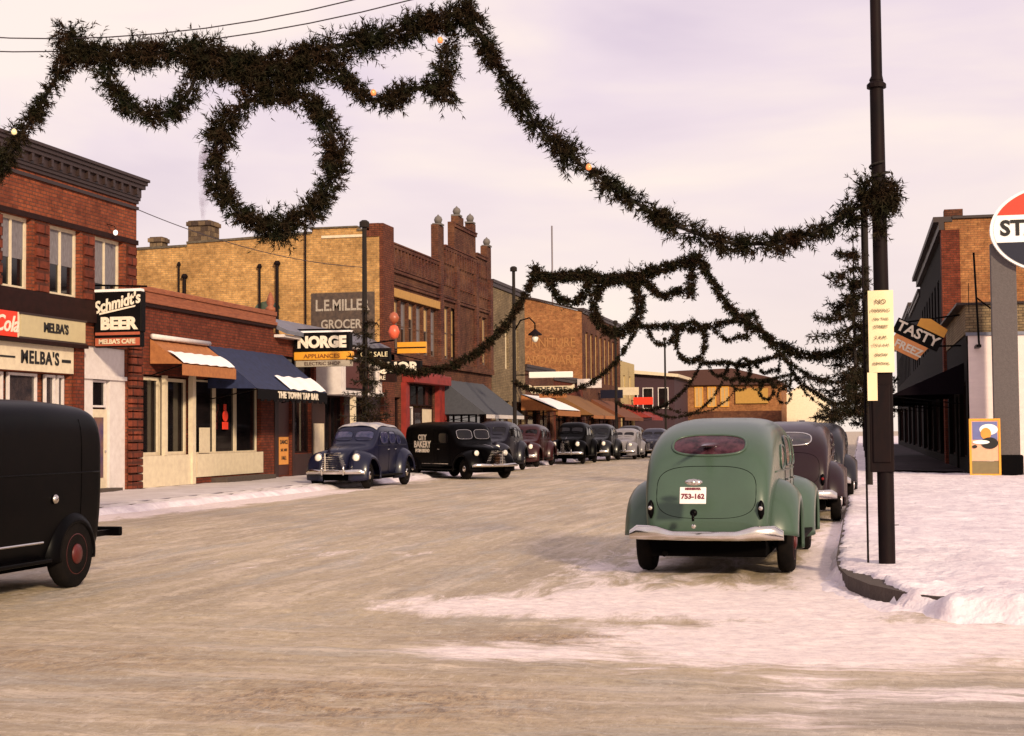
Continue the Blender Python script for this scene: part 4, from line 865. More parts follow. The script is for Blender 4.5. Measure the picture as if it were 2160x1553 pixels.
for (x, y, h), lb in zip(LP, lab):
    t = pole('utility_pole', lb, x, y, h, .095, .07, M_WPOLE, GP)
    q = MB(); q.lathe([(.16, 0), (.16, .16), (.08, .22)], (x, y, h), 'z', 10); q.build('cap', M_WPOLE, t)
    if y < 50:
        q = MB(); q.box(x-.12, x+.12, y-.2, y-.12, 3.2, 3.7); q.build('meter_box', M_POLE, t)
lab = ['dark utility pole with a spruce tied to it, left of the yellow notice', 'utility pole on the right behind the purple sedan', 'third utility pole on the right, largely hidden by spruce boughs', 'fourth utility pole on the right', 'fifth utility pole on the right, far away']
for (x, y, h), lb in zip(RP, lab):
    t = pole('utility_pole', lb, x, y, h, .10 if y > 40 else .075, .07, M_WPOLE, GP)
    q = MB(); q.lathe([(.1, 0), (.1, .1), (.04, .14)], (x, y, h), 'z', 10); q.build('cap', M_WPOLE, t)
t = thing('street_lamp', 'ornate pendant street lamp on a curved arm, in front of the orange brick wall', 'lamp', (-14.9, 64.6, 6.2))
q = MB(); q.tube([(-14.9, 64.6, 6.0), (-14.6, 64.6, 6.5), (-14.2, 64.6, 6.6), (-13.95, 64.6, 6.35), (-13.95, 64.6, 6.05)], .035, 8); q.build('arm', M_BLACK, t, smooth=True)
q = MB(); q.lathe([(.04, .3), (.12, .22), (.30, .08), (.32, .02), (.1, 0)], (-13.95, 64.6, 5.8), 'z', 14); q.build('shade', M_POLE, t, smooth=True, angle=40)
q = MB(); q.lathe([(.12, .0), (.16, -.12), (.1, -.26), (.02, -.3)], (-13.95, 64.6, 5.8), 'z', 12); q.build('globe', M_LAMPG, t, smooth=True)

def cable(name, label, a, b, sag, r=.011, n=24):
    a, b = Vector(a), Vector(b); P = [a.lerp(b, i/n)-Vector((0, 0, 4*sag*(i/n)*(1-i/n))) for i in range(n+1)]
    q = MB(); q.tube(P, r, 5); o = q.build(name, M_WIRE); tag(o, label, 'cable'); return o
cable('span_wire', 'upper thin wire sagging above the nearest evergreen arch', (-14.9, 15.9, 7.6), (.24, 16, 8.45), 1.75, .008)
cable('span_wire', 'lower thin wire carrying the nearest evergreen arch', (-14.9, 16, 7.2), (.24, 16, 8.0), 1.45, .008)
cable('overhead_wire', 'thin wire from the red cafe building past the chimney to the utility pole', (F, 35.6, 7.45), (-14.9, 44, 6.7), .3, .012)

# ================================================================== evergreen
def needles(bases, dirs, lens, K=13, nl=.055, nw=.011, rng=RNG):
    """needle triangles along many sprigs; arrays (n,3)"""
    n = len(bases); t_ = rng.random((n, K, 1)); p = bases[:, None, :]+dirs[:, None, :]*lens[:, None, None]*t_
    q = rng.normal(size=(n, K, 3)); q -= dirs[:, None, :]*np.sum(q*dirs[:, None, :], 2, keepdims=True); q /= np.linalg.norm(q, axis=2, keepdims=True)+1e-9
    d = q*.85+dirs[:, None, :]*.75; d /= np.linalg.norm(d, axis=2, keepdims=True)
    wv = np.cross(d, rng.normal(size=(n, K, 3))); wv /= np.linalg.norm(wv, axis=2, keepdims=True)+1e-9
    l = nl*(.6+.8*rng.random((n, K, 1)))
    V = np.stack([p-wv*nw, p+wv*nw, p+d*l], 2).reshape(-1, 3)
    # stem of the sprig
    sw = np.cross(dirs, rng.normal(size=(n, 3))); sw /= np.linalg.norm(sw, axis=1, keepdims=True)+1e-9
    S = np.stack([bases-sw*nw*.9, bases+sw*nw*.9, bases+dirs*lens[:, None]], 1).reshape(-1, 3)
    return np.concatenate([V, S])
def tri_obj(name, V, m_, parent, off=(0, 0, 0)):
    V = V-np.array(off); n = len(V); me = bpy.data.meshes.new(name); me.vertices.add(n); me.vertices.foreach_set('co', V.astype(np.float32).ravel())
    me.loops.add(n); me.loops.foreach_set('vertex_index', np.arange(n, dtype=np.int32)); me.polygons.add(n//3)
    me.polygons.foreach_set('loop_start', np.arange(0, n, 3, dtype=np.int32)); me.update(calc_edges=True); me.validate(); me.materials.append(m_)
    o = bpy.data.objects.new(name, me); col.objects.link(o)
    if parent: o.parent = parent
    return o
def dense(path, step=.04):
    P = [np.array(p, float) for p in path]; out = []
    for i in range(len(P)-1):
        p0, p1, p2, p3 = P[max(i-1, 0)], P[i], P[i+1], P[min(i+2, len(P)-1)]
        k = max(2, int(np.linalg.norm(p2-p1)/step))
        for j in range(k):
            t_ = j/k; out.append(.5*((2*p1)+(-p0+p2)*t_+(2*p0-5*p1+4*p2-p3)*t_*t_+(-p0+3*p1-3*p2+p3)*t_**3))
    out.append(P[-1]); return np.array(out)
def rope(path, rad_, per_m, nl, nw, K, droop=.35, slen=.17, rng=RNG):
    D = dense(path); seg = np.linalg.norm(np.diff(D, axis=0), axis=1); Ltot = seg.sum(); n = int(Ltot*per_m)
    cum = np.concatenate([[0], np.cumsum(seg)])
    # clumpy density along the rope
    s_ = np.sort(rng.random(n))*Ltot; s_ += .05*np.sin(s_*9.0+rng.random()*6)+.03*np.sin(s_*23)
    s_ = np.clip(s_, 0, Ltot-1e-3); idx = np.clip(np.searchsorted(cum, s_)-1, 0, len(D)-2); fr = ((s_-cum[idx])/seg[idx])[:, None]
    B = D[idx]*(1-fr)+D[idx+1]*fr; T = (D[idx+1]-D[idx])/seg[idx][:, None]
    q = rng.normal(size=(n, 3)); q -= T*np.sum(q*T, 1, keepdims=True); q /= np.linalg.norm(q, axis=1, keepdims=True)
    thick = .86+.22*np.sin(s_*5.3+1)[:, None]*np.sin(s_*2.1+.5)[:, None]+.12*np.sin(s_*13)[:, None]
    B = B+q*rad_*.55*rng.random((n, 1))*thick
    d = q*(.55+.5*rng.random((n, 1)))+T*rng.choice([-1, 1], (n, 1), p=[.3, .7])*(.3+.6*rng.random((n, 1)))+rng.normal(size=(n, 3))*.22; d[:, 2] -= droop*rng.random(n)
    d /= np.linalg.norm(d, axis=1, keepdims=True)
    ln = slen*(.45+.75*rng.random(n))*thick[:, 0]
    big = rng.random(n) < .035; ln[big] *= 1.9
    return needles(B, d, ln, K, nl, nw, rng), D
# shape of one arch, u = metres right of its middle, z = height
TOP = [(-2.48, 6.42), (-2.40, 6.12), (-1.6, 6.05), (-.9, 6.02), (-.3, 5.86), (.1, 5.82), (.6, 5.93), (1.4, 6.05), (2.1, 6.20), (2.45, 6.27)]
TOPC = [(-.95, 5.92), (-.4, 5.76), (.1, 5.68), (.7, 5.78)]
SWL = [(-2.0, 6.0), (-1.98, 5.75), (-1.72, 5.42), (-1.40, 5.30), (-1.10, 5.38), (-.92, 5.62), (-.78, 5.95)]
SWR = [(.72, 5.9), (.86, 5.72), (1.15, 5.42), (1.38, 5.30), (1.75, 5.42), (2.10, 5.46), (2.16, 5.75), (2.2, 6.1)]
SWR2 = [(2.12, 5.5), (2.14, 5.22)]
DR = [(2.42, 6.25), (2.62, 5.82), (2.82, 5.50), (3.15, 4.98), (3.5, 4.62), (3.85, 4.34), (4.35, 3.98), (4.86, 3.69), (5.4, 3.53), (5.95, 3.56), (6.4, 3.72), (6.83, 4.02)]
DL = [(-2.46, 6.2), (-2.75, 5.72), (-3.1, 5.22), (-3.5, 4.72), (-4.0, 4.3), (-4.6, 3.9), (-5.4, 3.62), (-6.3, 3.5), (-7.1, 3.6), (-7.9, 3.85), (-8.3, 4.1)]
WC, WR = (.10, 4.72), .74
ARCH_NAMES = ['nearest evergreen garland arch, with lamps, filling the top left of the photo', 'second evergreen garland arch, its left end on the dark utility pole', 'third evergreen garland arch, seen below the right half of the second', 'fourth evergreen garland arch down the street', 'fifth evergreen garland arch down the street', 'farthest evergreen garland arch, over the end of the street']
W_NAMES = ['large spruce wreath hanging at the centre of the nearest arch', 'spruce wreath hanging from the second arch in front of the sky', 'wreath hanging from the third arch, round and open against the sky', 'small wreath of the fourth arch', 'small wreath of the fifth arch, above the green sedan', 'tiny thin wreath farthest down the street']
def arch(i, lp, rp, mid, dens, nw, K, nl, scale=1.0, rfac=1.0, wo=(0, 0)):
    """lp, rp = pole positions (x,y); mid = x of the arch centre"""
    rng = np.random.default_rng(10+i)
    slope = (rp[1]-lp[1])/(rp[0]-lp[0])
    def W(p):
        u, z = p
        if u > 2.46: uu = 2.46+(u-2.46)*(rp[0]-mid-2.46)/(6.83-2.46)
        elif u < -2.48: uu = -2.48-( -u-2.48)*(mid-lp[0]-2.48)/(8.3-2.48)
        else: uu = u
        x = mid+uu; return (x, rp[1]+(x-rp[0])*slope, z+(scale-1)*4)
    t = thing('garland', ARCH_NAMES[i], 'garland', W((0, 5.8)), 0, 'evergreen garlands strung across the street'); off = W((0, 5.8))
    for nm, path, r_ in (('top_garland', TOP, .20), ('top_garland', TOPC, .22), ('side_swag', SWL, .15), ('side_swag', SWR, .11), ('side_swag', SWR2, .11), ('long_swag', DR, .115), ('long_swag', DL, .115)):
        if path is TOPC and i: continue
        V, D = rope([W(p) for p in path], r_*rfac, dens*(1.7 if nm == 'top_garland' else 1), nl, nw, K, rng=rng, slen=.165 if nm != 'top_garland' else .21)
        if i == 0 and nm == 'long_swag' and path is DR:
            pass
        o = tri_obj(nm, V, M_NEEDLE, t, off)
        q = MB(); q.tube([tuple(p) for p in D[::6]], .022*rfac, 6); q.build('cord', M_TWIG, o)
    if i == 0:
        for k, (u, z, m_) in enumerate(((2.14, 5.90, M_BULBO), (1.36, 5.36, M_BULBO), (3.80, 4.40, M_BULBO), (-3.12, 5.16, M_BULBW))):
            x, y, zz = W((u, z)); q = MB(); q.lathe([(.010, .038), (.024, .028), (.034, 0), (.026, -.025), (.005, -.034)], (x, y-.19, zz), 'z', 10); b = q.build('light_bulb', m_, t, smooth=True)
    # wreath
    c = W((WC[0]+wo[0], WC[1]+wo[1])); a = math.atan(slope)
    WR_ = (.74, .74, .74, .58, .60, .52)[i]
    path = [(c[0]+WR_*math.cos(k/20*2*math.pi)*math.cos(a), c[1]+WR_*math.cos(k/20*2*math.pi)*math.sin(a), c[2]+WR_*1.04*math.sin(k/20*2*math.pi)) for k in range(21)]
    w_ = thing('wreath', W_NAMES[i], 'wreath', c, 0, 'evergreen wreaths hanging from the arches')
    V, D = rope(path, .175*rfac*(1 if i == 0 else 1.1), dens*1.5, nl, nw, K, rng=rng, slen=.165); fo = tri_obj('boughs', V, M_NEEDLE, w_, c)
    if i == 0:
        V, D2 = rope([path[15], (c[0]+.05, c[1], c[2]-WR-.15), (c[0]+.28, c[1], c[2]-WR+.02)], .20, dens, nl, nw, K, rng=rng); tri_obj('boughs', V, M_NEEDLE, w_, c)
    q = MB(); q.tube([tuple(p) for p in D[::6]], .02, 6); q.build('hoop', M_TWIG, w_)
    return t
arch(0, (-14.9, 16), (.22, 16), -6.60, 270, .0072, 14, .062)
arch(1, LP[0][:2], RP[0][:2], -6.47, 210, .016, 9, .080, .97, .80, (-.1, .42))
arch(2, LP[1][:2], RP[1][:2], -6.28, 130, .018, 6, .08, .93, .50, (-.3, .63))
arch(3, LP[2][:2], RP[2][:2], -6.3, 90, .022, 5, .09, .83, .42, (0, .85))
arch(4, (-14.8, 108), RP[3][:2], -6.6, 60, .027, 5, .10, .75, .38, (.4, .5))
arch(5, LP[3][:2], RP[4][:2], -6.3, 46, .03, 4, .10, .84, .28, (.55, .05))
# boughs tied round the near pole
V, D = rope([(.10, 15.9, 3.95), (.2, 15.85, 4.12), (.36, 15.95, 4.02), (.3, 16.1, 3.85), (.15, 16.05, 4.02), (.24, 15.86, 3.86), (.40, 15.9, 3.98)], .15, 220, .06, .0075, 14)
V2, _ = rope([(.26, 15.86, 4.0), (.25, 15.86, 3.6)], .05, 160, .055, .007, 12)
tb = thing('bough_bundle', 'bundle of spruce boughs tied round the foreground steel pole where the garland ends', 'garland', (.25, 15.9, 4)); tri_obj('boughs', np.concatenate([V, V2]), M_NEEDLE, tb, (.25, 15.9, 4)); 
q = MB(); q.tube([(.33*0+.25+.1*math.cos(k), 16+.1*math.sin(k), 4.1+.02*k) for k in np.arange(0, 12, .5)], .012, 5); q.build('cord', M_TWIG, tb)
# boughs hanging from the near garland towards the second pole
def spruce(label, x, y, z0, z1, rmax, n_whorl, nw, nl, K, seed, lean=0, dens=70, oneside=False):
    rng = np.random.default_rng(seed); t = thing('spruce_tree', label, 'tree', (x, y, z0)); Vs = []
    lim = MB(); lim.tube([(x, y, z0), (x+lean, y, z1)], [.05, .012], 8)
    for i in range(n_whorl):
        f = i/(n_whorl-1); z = z0+.15+(z1-z0-.2)*f; R = rmax*(1-f)**.42*(.55+.5*rng.random())+.08
        for k in range(rng.integers(5, 8)):
            A = rng.random()*2*math.pi; R_k = .4 if (oneside and math.cos(A) > .25) else 1; R = R*R_k; dr = .12+.25*rng.random()
            e_ = np.array([x+lean*f+R*math.cos(A), y+R*math.sin(A), z-R*dr+.1*rng.random()]); Rn = R/R_k; m_ = np.array([x+lean*f+R*.5*math.cos(A), y+R*.5*math.sin(A), z-R*dr*.75])
            path = [(x+lean*f, y, z), tuple(m_), tuple(e_+np.array([0, 0, .06*R]))]
            V, D = rope(path, .05, dens, nl, nw, K, droop=.5, slen=.22*(1-.4*f)+.05, rng=rng); Vs.append(V); lim.tube([tuple(p) for p in D[::8]] + [tuple(D[-1])], .012, 5); R = Rn
    lim.build('trunk', M_TWIG, t); tri_obj('crown', np.concatenate(Vs), M_NEEDLE, t, (x, y, z0)); return t
spruce('ragged spruce tree tied to the utility pole left of the yellow notice', -.08, 37.8, 1.9, 6.3, 1.62, 13, .012, .078, 9, 3, dens=50, oneside=True)
spruce('spruce tree tied to the dark utility pole behind the blue sedan', -14.8, 43.8, 2.0, 5.4, .75, 10, .014, .08, 5, 4, dens=22)
spruce('spruce tree on the right pavement against the shaded shops', .55, 54.6, 2.2, 5.6, 1.1, 10, .02, .1, 6, 5, dens=40)
spruce('spruce tree standing farther off on the right pavement', .5, 76, 1.8, 6.0, 1.4, 10, .03, .12, 5, 6, dens=30)

# ================================================================== vehicles
def hermite(tab):
    tab = sorted(tab); X = np.array([t_[0] for t_ in tab]); Ys = np.array([t_[1:] for t_ in tab]); S = np.diff(Ys, axis=0)/np.diff(X)[:, None]
    M_ = np.zeros_like(Ys); M_[0] = S[0]; M_[-1] = S[-1]
    for i in range(1, len(X)-1):
        a, b = S[i-1], S[i]; M_[i] = np.where(a*b > 0, 2*a*b/(a+b+np.where(a*b > 0, 0, 1)), 0)
    def f(y):
        y = min(max(y, X[0]), X[-1]); i = min(max(int(np.searchsorted(X, y)-1), 0), len(X)-2); h = X[i+1]-X[i]; u = (y-X[i])/h
        return Ys[i]*(1+2*u)*(1-u)**2+M_[i]*h*u*(1-u)**2+Ys[i+1]*u*u*(3-2*u)+M_[i+1]*h*u*u*(u-1)
    f.y0, f.y1 = X[0], X[-1]; return f
SEDAN = hermite([(-2.28, .60, .52, .42, .46), (-2.25, .82, .60, .41, .55), (-2.16, 1.06, .645, .40, .66), (-2.02, 1.26, .665, .39, .80), (-1.82, 1.43, .68, .38, .95), (-1.52, 1.56, .69, .36, 1.0), (-1.12, 1.645, .70, .34, .98),
    (-.55, 1.68, .715, .32, .95), (-.05, 1.695, .72, .32, .95), (.35, 1.67, .715, .32, .95), (.58, 1.60, .705, .32, .95), (.74, 1.45, .69, .32, .94), (.90, 1.26, .67, .33, .92), (1.05, 1.15, .64, .34, .88), (1.5, 1.11, .52, .36, .80), (1.9, 1.06, .40, .38, .75), (2.15, .99, .28, .40, .70), (2.28, .86, .14, .42, .62)])
TRUCK = hermite([(-2.03, 1.66, .78, .36, 1.0), (-2.0, 1.78, .83, .36, 1.05), (-1.92, 1.86, .86, .36, 1.1), (-1.7, 1.89, .86, .34, 1.1), (-.9, 1.92, .87, .34, 1.1), (.2, 1.91, .87, .34, 1.1), (.7, 1.88, .84, .42, 1.05), (.98, 1.80, .80, .42, 1.0), (1.10, 1.62, .76, .42, .98), (1.28, 1.26, .70, .42, .94), (1.42, 1.17, .62, .42, .9),
    (1.9, 1.13, .50, .44, .82), (2.3, 1.08, .38, .46, .8), (2.5, 1.0, .26, .48, .75), (2.6, .86, .14, .5, .66)])
class Body:
    cache = {}
    def __init__(s, f, n=3.0):
        s.n = n
        if f not in Body.cache:
            M_ = 500; Body.cache[f] = [tuple(float(q) for q in f(f.y0+(f.y1-f.y0)*i/M_)) for i in range(M_+1)]
        T_ = Body.cache[f]; y0, y1 = float(f.y0), float(f.y1)
        def g(y):
            u = (min(max(y, y0), y1)-y0)/(y1-y0)*500; i = min(int(u), 499); u -= i; a, b = T_[i], T_[i+1]
            return (a[0]+(b[0]-a[0])*u, a[1]+(b[1]-a[1])*u, a[2]+(b[2]-a[2])*u, a[3]+(b[3]-a[3])*u)
        g.y0, g.y1 = y0, y1; s.f = g
    def xs(s, y, z):
        zt, w_, zb, zm = s.f(y)
        if z >= zt or z < zb: return 0
        if z >= zm: return w_*(1-((z-zm)/(zt-zm))**s.n)**(1/s.n)
        return w_*(1-.07*((zm-z)/(zm-zb))**2)
    def top(s, x, y):
        zt, w_, zb, zm = s.f(y); return zm+(zt-zm)*(max(0, 1-(abs(x)/w_)**s.n))**(1/s.n)
    def hit(s, x, z, a, b):
        """first y going from a to b where the body reaches |x| at height z"""
        for i in range(241):
            y = a+(b-a)*i/240
            if s.xs(y, z) >= abs(x):
                lo, hi = a+(b-a)*max(i-1, 0)/240, y
                for _ in range(14):
                    m_ = (lo+hi)/2
                    if s.xs(m_, z) >= abs(x): hi = m_
                    else: lo = m_
                return hi
        return b
    def mesh(s, n=44):
        mb = MB(); ys = [s.f.y0+(s.f.y1-s.f.y0)*(.5-.5*math.cos(math.pi*i/n)) for i in range(n+1)]; P = []
        for y in ys:
            zt, w_, zb, zm = s.f(y); r = []
            K = 12
            pts = [(0, zb)]+[(w_*.93*j/3*.98, zb) for j in (1, 2, 3)]
            for j in range(1, 6): z = zb+(zm-zb)*j/6; pts.append((s.xs(y, z), z))
            for j in range(K+1):
                A = j/K*math.pi/2; c, q = math.cos(A), math.sin(A); pts.append((w_*max(c, 0)**(2/s.n), zm+(zt-zm)*q**(2/s.n)))
            full = pts+[(-x, z) for x, z in reversed(pts[1:-1])]
            P.append([(x, y, z) for x, z in full]+[(full[0][0], y, full[0][1])])
        mb.grid(P)
        mb.add(P[0][:-1], [tuple(range(len(P[0])-1))]); mb.add(P[-1][:-1], [tuple(range(len(P[0])-1))])
        return mb
def selipse(cu, cv, au, av, n=3, R=6, K=36, skew=0):
    """rings of a rounded rectangle: list of rings of (u,v)"""
    out = []
    for i in range(R+1):
        r = i/R; ring = []
        for k in range(K+1):
            A = 2*math.pi*k/K; c, s_ = math.cos(A), math.sin(A)
            v = av*r*math.copysign(abs(s_)**(2/n), s_); ring.append((cu+au*r*math.copysign(abs(c)**(2/n), c)+skew*v, cv+v))
        out.append(ring)
    return out
def wheel(par, x, y, r, wd, rimm, sgn, z=None):
    z = r if z is None else z; q = MB(); pr = [(r*.60, -wd/2), (r*.90, -wd/2), (r*.985, -wd*.33), (r, 0), (r*.985, wd*.33), (r*.90, wd/2), (r*.60, wd/2)]
    q.lathe(pr, (x, y, z), 'x', 26); w_ = q.build('wheel', M_RUBBER, par, smooth=True, angle=50, local=True)
    q = MB(); h = wd/2*sgn; q.lathe([(r*.63, h*.7), (r*.60, h*1.02), (r*.45, h*.85), (r*.3, h*.98)], (x, y, z), 'x', 24); q.build('rim', rimm, w_, smooth=True, local=True)
    q = MB(); q.lathe([(r*.30, h*.98), (r*.29, h*1.12), (r*.17, h*1.3), (.005, h*1.36)], (x, y, z), 'x', 20); q.build('hubcap', M_CHROME if rimm is not M_HUBRED else M_HUBRED, w_, smooth=True, local=True)
def fender(par, m_, sx, yc, zc, rf, rr, rz, xi, xo, name='fender', low_f=-12, low_r=192, close=True):
    """pontoon fender; rf/rr reach of front and rear"""
    q = MB(); prof = [(xi, 1.03), (xi+(xo-xi)*.30, 1.0), (xi+(xo-xi)*.55, .955), (xi+(xo-xi)*.74, .90), (xi+(xo-xi)*.88, .83), (xi+(xo-xi)*.97, .755), (xo, .69), (xo-.03, .65)]; P = []
    for i in range(33):
        A = rad(low_f+(low_r-low_f)*i/32); c, s_ = math.cos(A), math.sin(A); R_l = rf if c > 0 else rr; row = []
        for x, r in prof: row.append((sx*x, yc+R_l*r*c, zc+rz*r*s_))
        P.append(row)
    q.grid(P); o = q.build(name, m_, par, smooth=True, local=True)
    sm = o.modifiers.new('thick', 'SOLIDIFY'); sm.thickness = .02; return o
def side_patch(par, B, name, m_, rings, side, off=.006):
    q = MB(); q.grid([[(side*(B.xs(u, v)+off), u, v) for u, v in ring] for ring in rings]); return q.build(name, m_, par, smooth=True, local=True)
def end_patch(par, B, name, m_, rings, a, b, off=.006):
    s_ = -1 if a < b else 1; q = MB(); q.grid([[(u, B.hit(u, v, a, b)+s_*off, v) for u, v in ring] for ring in rings]); return q.build(name, m_, par, smooth=True, local=True)
def rimtube(par, name, m_, pts, r): q = MB(); q.tube(pts[:-1], r, 6, closed=True); return q.build(name, m_, par, smooth=True, local=True)
def bumper(par, y, w_, z, h, s_, rear=True, name='bumper'):
    q = MB(); P = []
    for i in range(41):
        u = -1+2*i/40; a = abs(u); curve = .16*a**3; hh = h*(1+ .5*max(0, min(1, (a-.42)/.22))*(1 if rear else .2)); hh *= 1-.35*max(0, (a-.9)/.1)
        row = []
        for j in range(9):
            A = -math.pi/2+math.pi*j/8; row.append((w_*u, y-s_*curve+s_*.045*math.cos(A), z+(hh-h)*.55+hh/2*math.sin(A)))
        row.append((w_*u, y-s_*curve-s_*.02, z+(hh-h)*.55+hh/2)); row.append((w_*u, y-s_*curve-s_*.02, z+(hh-h)*.55-hh/2)); row.append(row[0]); P.append(row)
    q.grid(P); o = q.build(name, M_CHROME, par, smooth=True, angle=60, local=True)
    br = MB(); 
    for k in (-.45, .45): br.box(k-.03, k+.03, y-s_*.40, y-s_*.03, z-.03, z+.02)
    br.build('bracket', M_UNDER, o, local=True); return o
def paint(name, c, flake=None):
    return mat(name, c, .32, tuple(x*.8+.01 for x in c), ns=3.5, amt=.7, coat=.14, spec=.28)
def car(label, x, y, rz, pm, truck=False, detail=2, plate='', rimm=None, group=None, zs=1.0, snow=False, roof=None, glassm=None, side_text=None):
    B = Body(TRUCK if truck else SEDAN, 5.5 if truck else 4.2); F_ = B.f
    t = thing('panel_truck' if truck else 'sedan', label, 'truck' if truck else 'car', (x, y, 0), rz, group); t.scale = (1, 1, zs); gm = glassm or M_GLASS; rimm = rimm or pm
    B.mesh().build('body', pm, t, smooth=True, angle=50, local=True)
    ya, yr_ = (1.75, -1.35) if not truck else (1.95, -1.42)   # axles
    q = MB(); q.box(-.60, .60, yr_-.75, ya+.35, .22, .45); q.tube([(-.62, yr_, .34), (.62, yr_, .34)], .05, 8); q.lathe([(.1, -.12), (.14, 0), (.1, .12)], (0, yr_, .33), 'x', 10); q.tube([(-.45, -2.2, .25), (-.45, .4, .27)], .03, 8); q.build('chassis', M_UNDER, t, local=True)
    for sx in (-1, 1):
        if truck:
            fender(t, pm, sx, yr_, .36, .47, .47, .44, .74, .90); fender(t, pm, sx, ya, .36, .52, .85, .60, .42, .92)
        else:
            fender(t, pm, sx, yr_-.05, .34, .62, .70, .68, .60, .93, low_r=170); fender(t, pm, sx, ya, .34, .50, .95, .64, .38, .93)
        wheel(t, sx*(.80 if truck else .76), yr_, .345, .17, rimm, sx); wheel(t, sx*.74, ya, .345, .17, rimm, sx)
        q = MB(); q.box(sx*.68, sx*.90, yr_+.5, ya-.6, .30, .34); q.build('running_board', M_RUBBER if not truck else pm, t, bevel=.01, local=True)
        # side glass, door seams
        if truck: W_ = [(.62, 1.36, .26, .17, 4, -.15)]
        else: W_ = [(.24, 1.31, .30, .165, 3.2, -.12), (-.42, 1.31, .29, .165, 3.2, .05), (-1.0, 1.25, .20, .13, 2.4, .35)]
        for (u, v, au, av, n_e, sk) in W_:
            rg = selipse(u, v, au, av, n_e, skew=sk); p = side_patch(t, B, 'side_window', gm, rg, sx)
            rimtube(p, 'window_frame', pm if not truck else M_BLACK, [(sx*(B.xs(a, b)+.008), a, b) for a, b in rg[-1]], .012)
        doors = [(.27, .86, .40, .50), (-.45, .86, .32, .50)] if not truck else [(.62, 1.0, .36, .55)]
        for (u, v, au, av) in doors:
            rg = selipse(u, v, au, av, 7, K=44); q = MB(); q.tube([(sx*(B.xs(a, b)+.001), a, b) for a, b in rg[-1]][:-1], .005, 4, closed=True); q.build('door_seam', M_UNDER, t, local=True)
            q = MB(); yy = u-au+.08; q.tube([(sx*(B.xs(yy, .99)+.035), yy, .99), (sx*(B.xs(yy, .99)+.035), yy+.12, .985)], .011, 6); q.tube([(sx*B.xs(yy, .99), yy+.02, .99), (sx*(B.xs(yy, .99)+.035), yy+.02, .99)], .012, 6); q.build('door_handle', M_CHROME, t, local=True)
        ys_ = np.linspace(-1.93, .95, 16) if truck else np.linspace(-1.75, .85, 16); zb_ = 1.17 if truck else 1.10
        q = MB(); q.tube([(sx*(B.xs(v, zb_)+.002), v, zb_) for v in ys_], .009, 6); q.build('belt_moulding', pm, t, smooth=True, local=True)
        if truck:
            q = MB(); q.lathe([(.05, 0), (.05, .025), (.03, .04), (.004, .045)], (0, 0, 0), 'x', 14); q.v = [(sx*(B.xs(-1.0, .92)+v[0]), v[1]-1.0, v[2]+.92) for v in q.v]; q.build('fuel_cap', M_CHROME, t, smooth=True, local=True)
            q = MB(); q.tube([(sx*(B.xs(-.3, .5)+.002), v, .5) for v in np.linspace(-.85, .95, 8)], .012, 6); q.build('sill_strip', M_CHROME, t, local=True)
            for v in (-1.55, .02): q = MB(); q.tube([(sx*(B.xs(v, z_)+.001), v, z_) for z_ in np.linspace(.5, 1.72, 14)], .004, 4); q.build('panel_seam', M_UNDER, t, local=True)
        # headlamps on the front fenders
        hx, hy, hz = (.56, ya+.36, .80) if not truck else (.56, ya+.34, .86)
        q = MB(); q.lathe([(.03, -.30), (.085, -.2), (.115, -.06), (.12, 0), (.11, .02)], (sx*hx, hy, hz), 'y', 18); hp = q.build('headlight', M_CHROME if not truck else pm, t, smooth=True, angle=50, local=True)
        q = MB(); q.lathe([(.10, .02), (.08, .045), (.04, .058), (.004, .062)], (sx*hx, hy, hz), 'y', 18); q.build('lens', M_LAMPG, hp, smooth=True, local=True)
        # tail lamps
        tx, ty, tz = (.575, B.hit(.575, .74, -2.6, 0)-.01, .74) if not truck else (.74, -2.0, .8)
        q = MB(); q.lathe([(.012, -.11), (.032, -.06), (.036, 0), (.028, .05), (.01, .08)], (sx*tx, ty-.02, tz), 'z', 10); q.tube([(sx*tx, ty-.02, tz), (sx*(tx-.02), ty+.18, tz-.02)], .014, 6); tl = q.build('tail_light', M_BLACK, t, smooth=True, local=True)
        q = MB(); q.lathe([(.024, 0), (.022, -.02), (.004, -.03)], (sx*tx, ty-.045, tz), 'y', 10); q.build('lens', M_TAIL if not detail > 2 else M_CHROME, tl, local=True)
    # windscreen, two panes
    for sx in (-1, 1):
        if truck: rg = selipse(sx*.34, 1.48, .29, .155, 4)
        else: rg = selipse(sx*.31, 1.36, .27, .125, 3.6)
        wp = end_patch(t, B, 'windscreen', gm if detail < 3 else gm, rg, 1.6, .3); 
        rimtube(wp, 'window_frame', M_CHROME if truck else pm, [(a, B.hit(a, b, 1.6, .3)+.012, b) for a, b in rg[-1]], .010)
    # rear window(s)
    if truck:
        for sx in (-1, 1): end_patch(t, B, 'rear_window', gm, selipse(sx*.28, 1.42, .17, .10, 3), -2.6, 0, .008)
        q = MB(); yb = B.hit(0, 1.0, -2.6, 0)-.004; q.box(-.004, .004, yb-.004, yb+.01, .5, 1.6); q.build('door_seam', M_UNDER, t, local=True)
    else:
        rg = selipse(0, 1.39, .39, .108, 2.8); wp = end_patch(t, B, 'rear_window', glassm or M_GLASSP, rg, -2.6, 0, .008)
        rimtube(wp, 'window_frame', pm if detail > 2 else M_CHROME, [(a, B.hit(a, b, -2.6, 0)-.010, b) for a, b in rg[-1]], .013)
        rg = selipse(0, .90, .52, .27, 3.4, K=48); q = MB(); q.tube([(a, B.hit(a, b, -2.6, 0)+.001, b) for a, b in rg[-1]][:-1], .0035, 4, closed=True); q.build('trunk_seam', M_UNDER, t, local=True)
    # number plate, handle, lock
    yb = B.hit(0, .86, -2.6, 0)
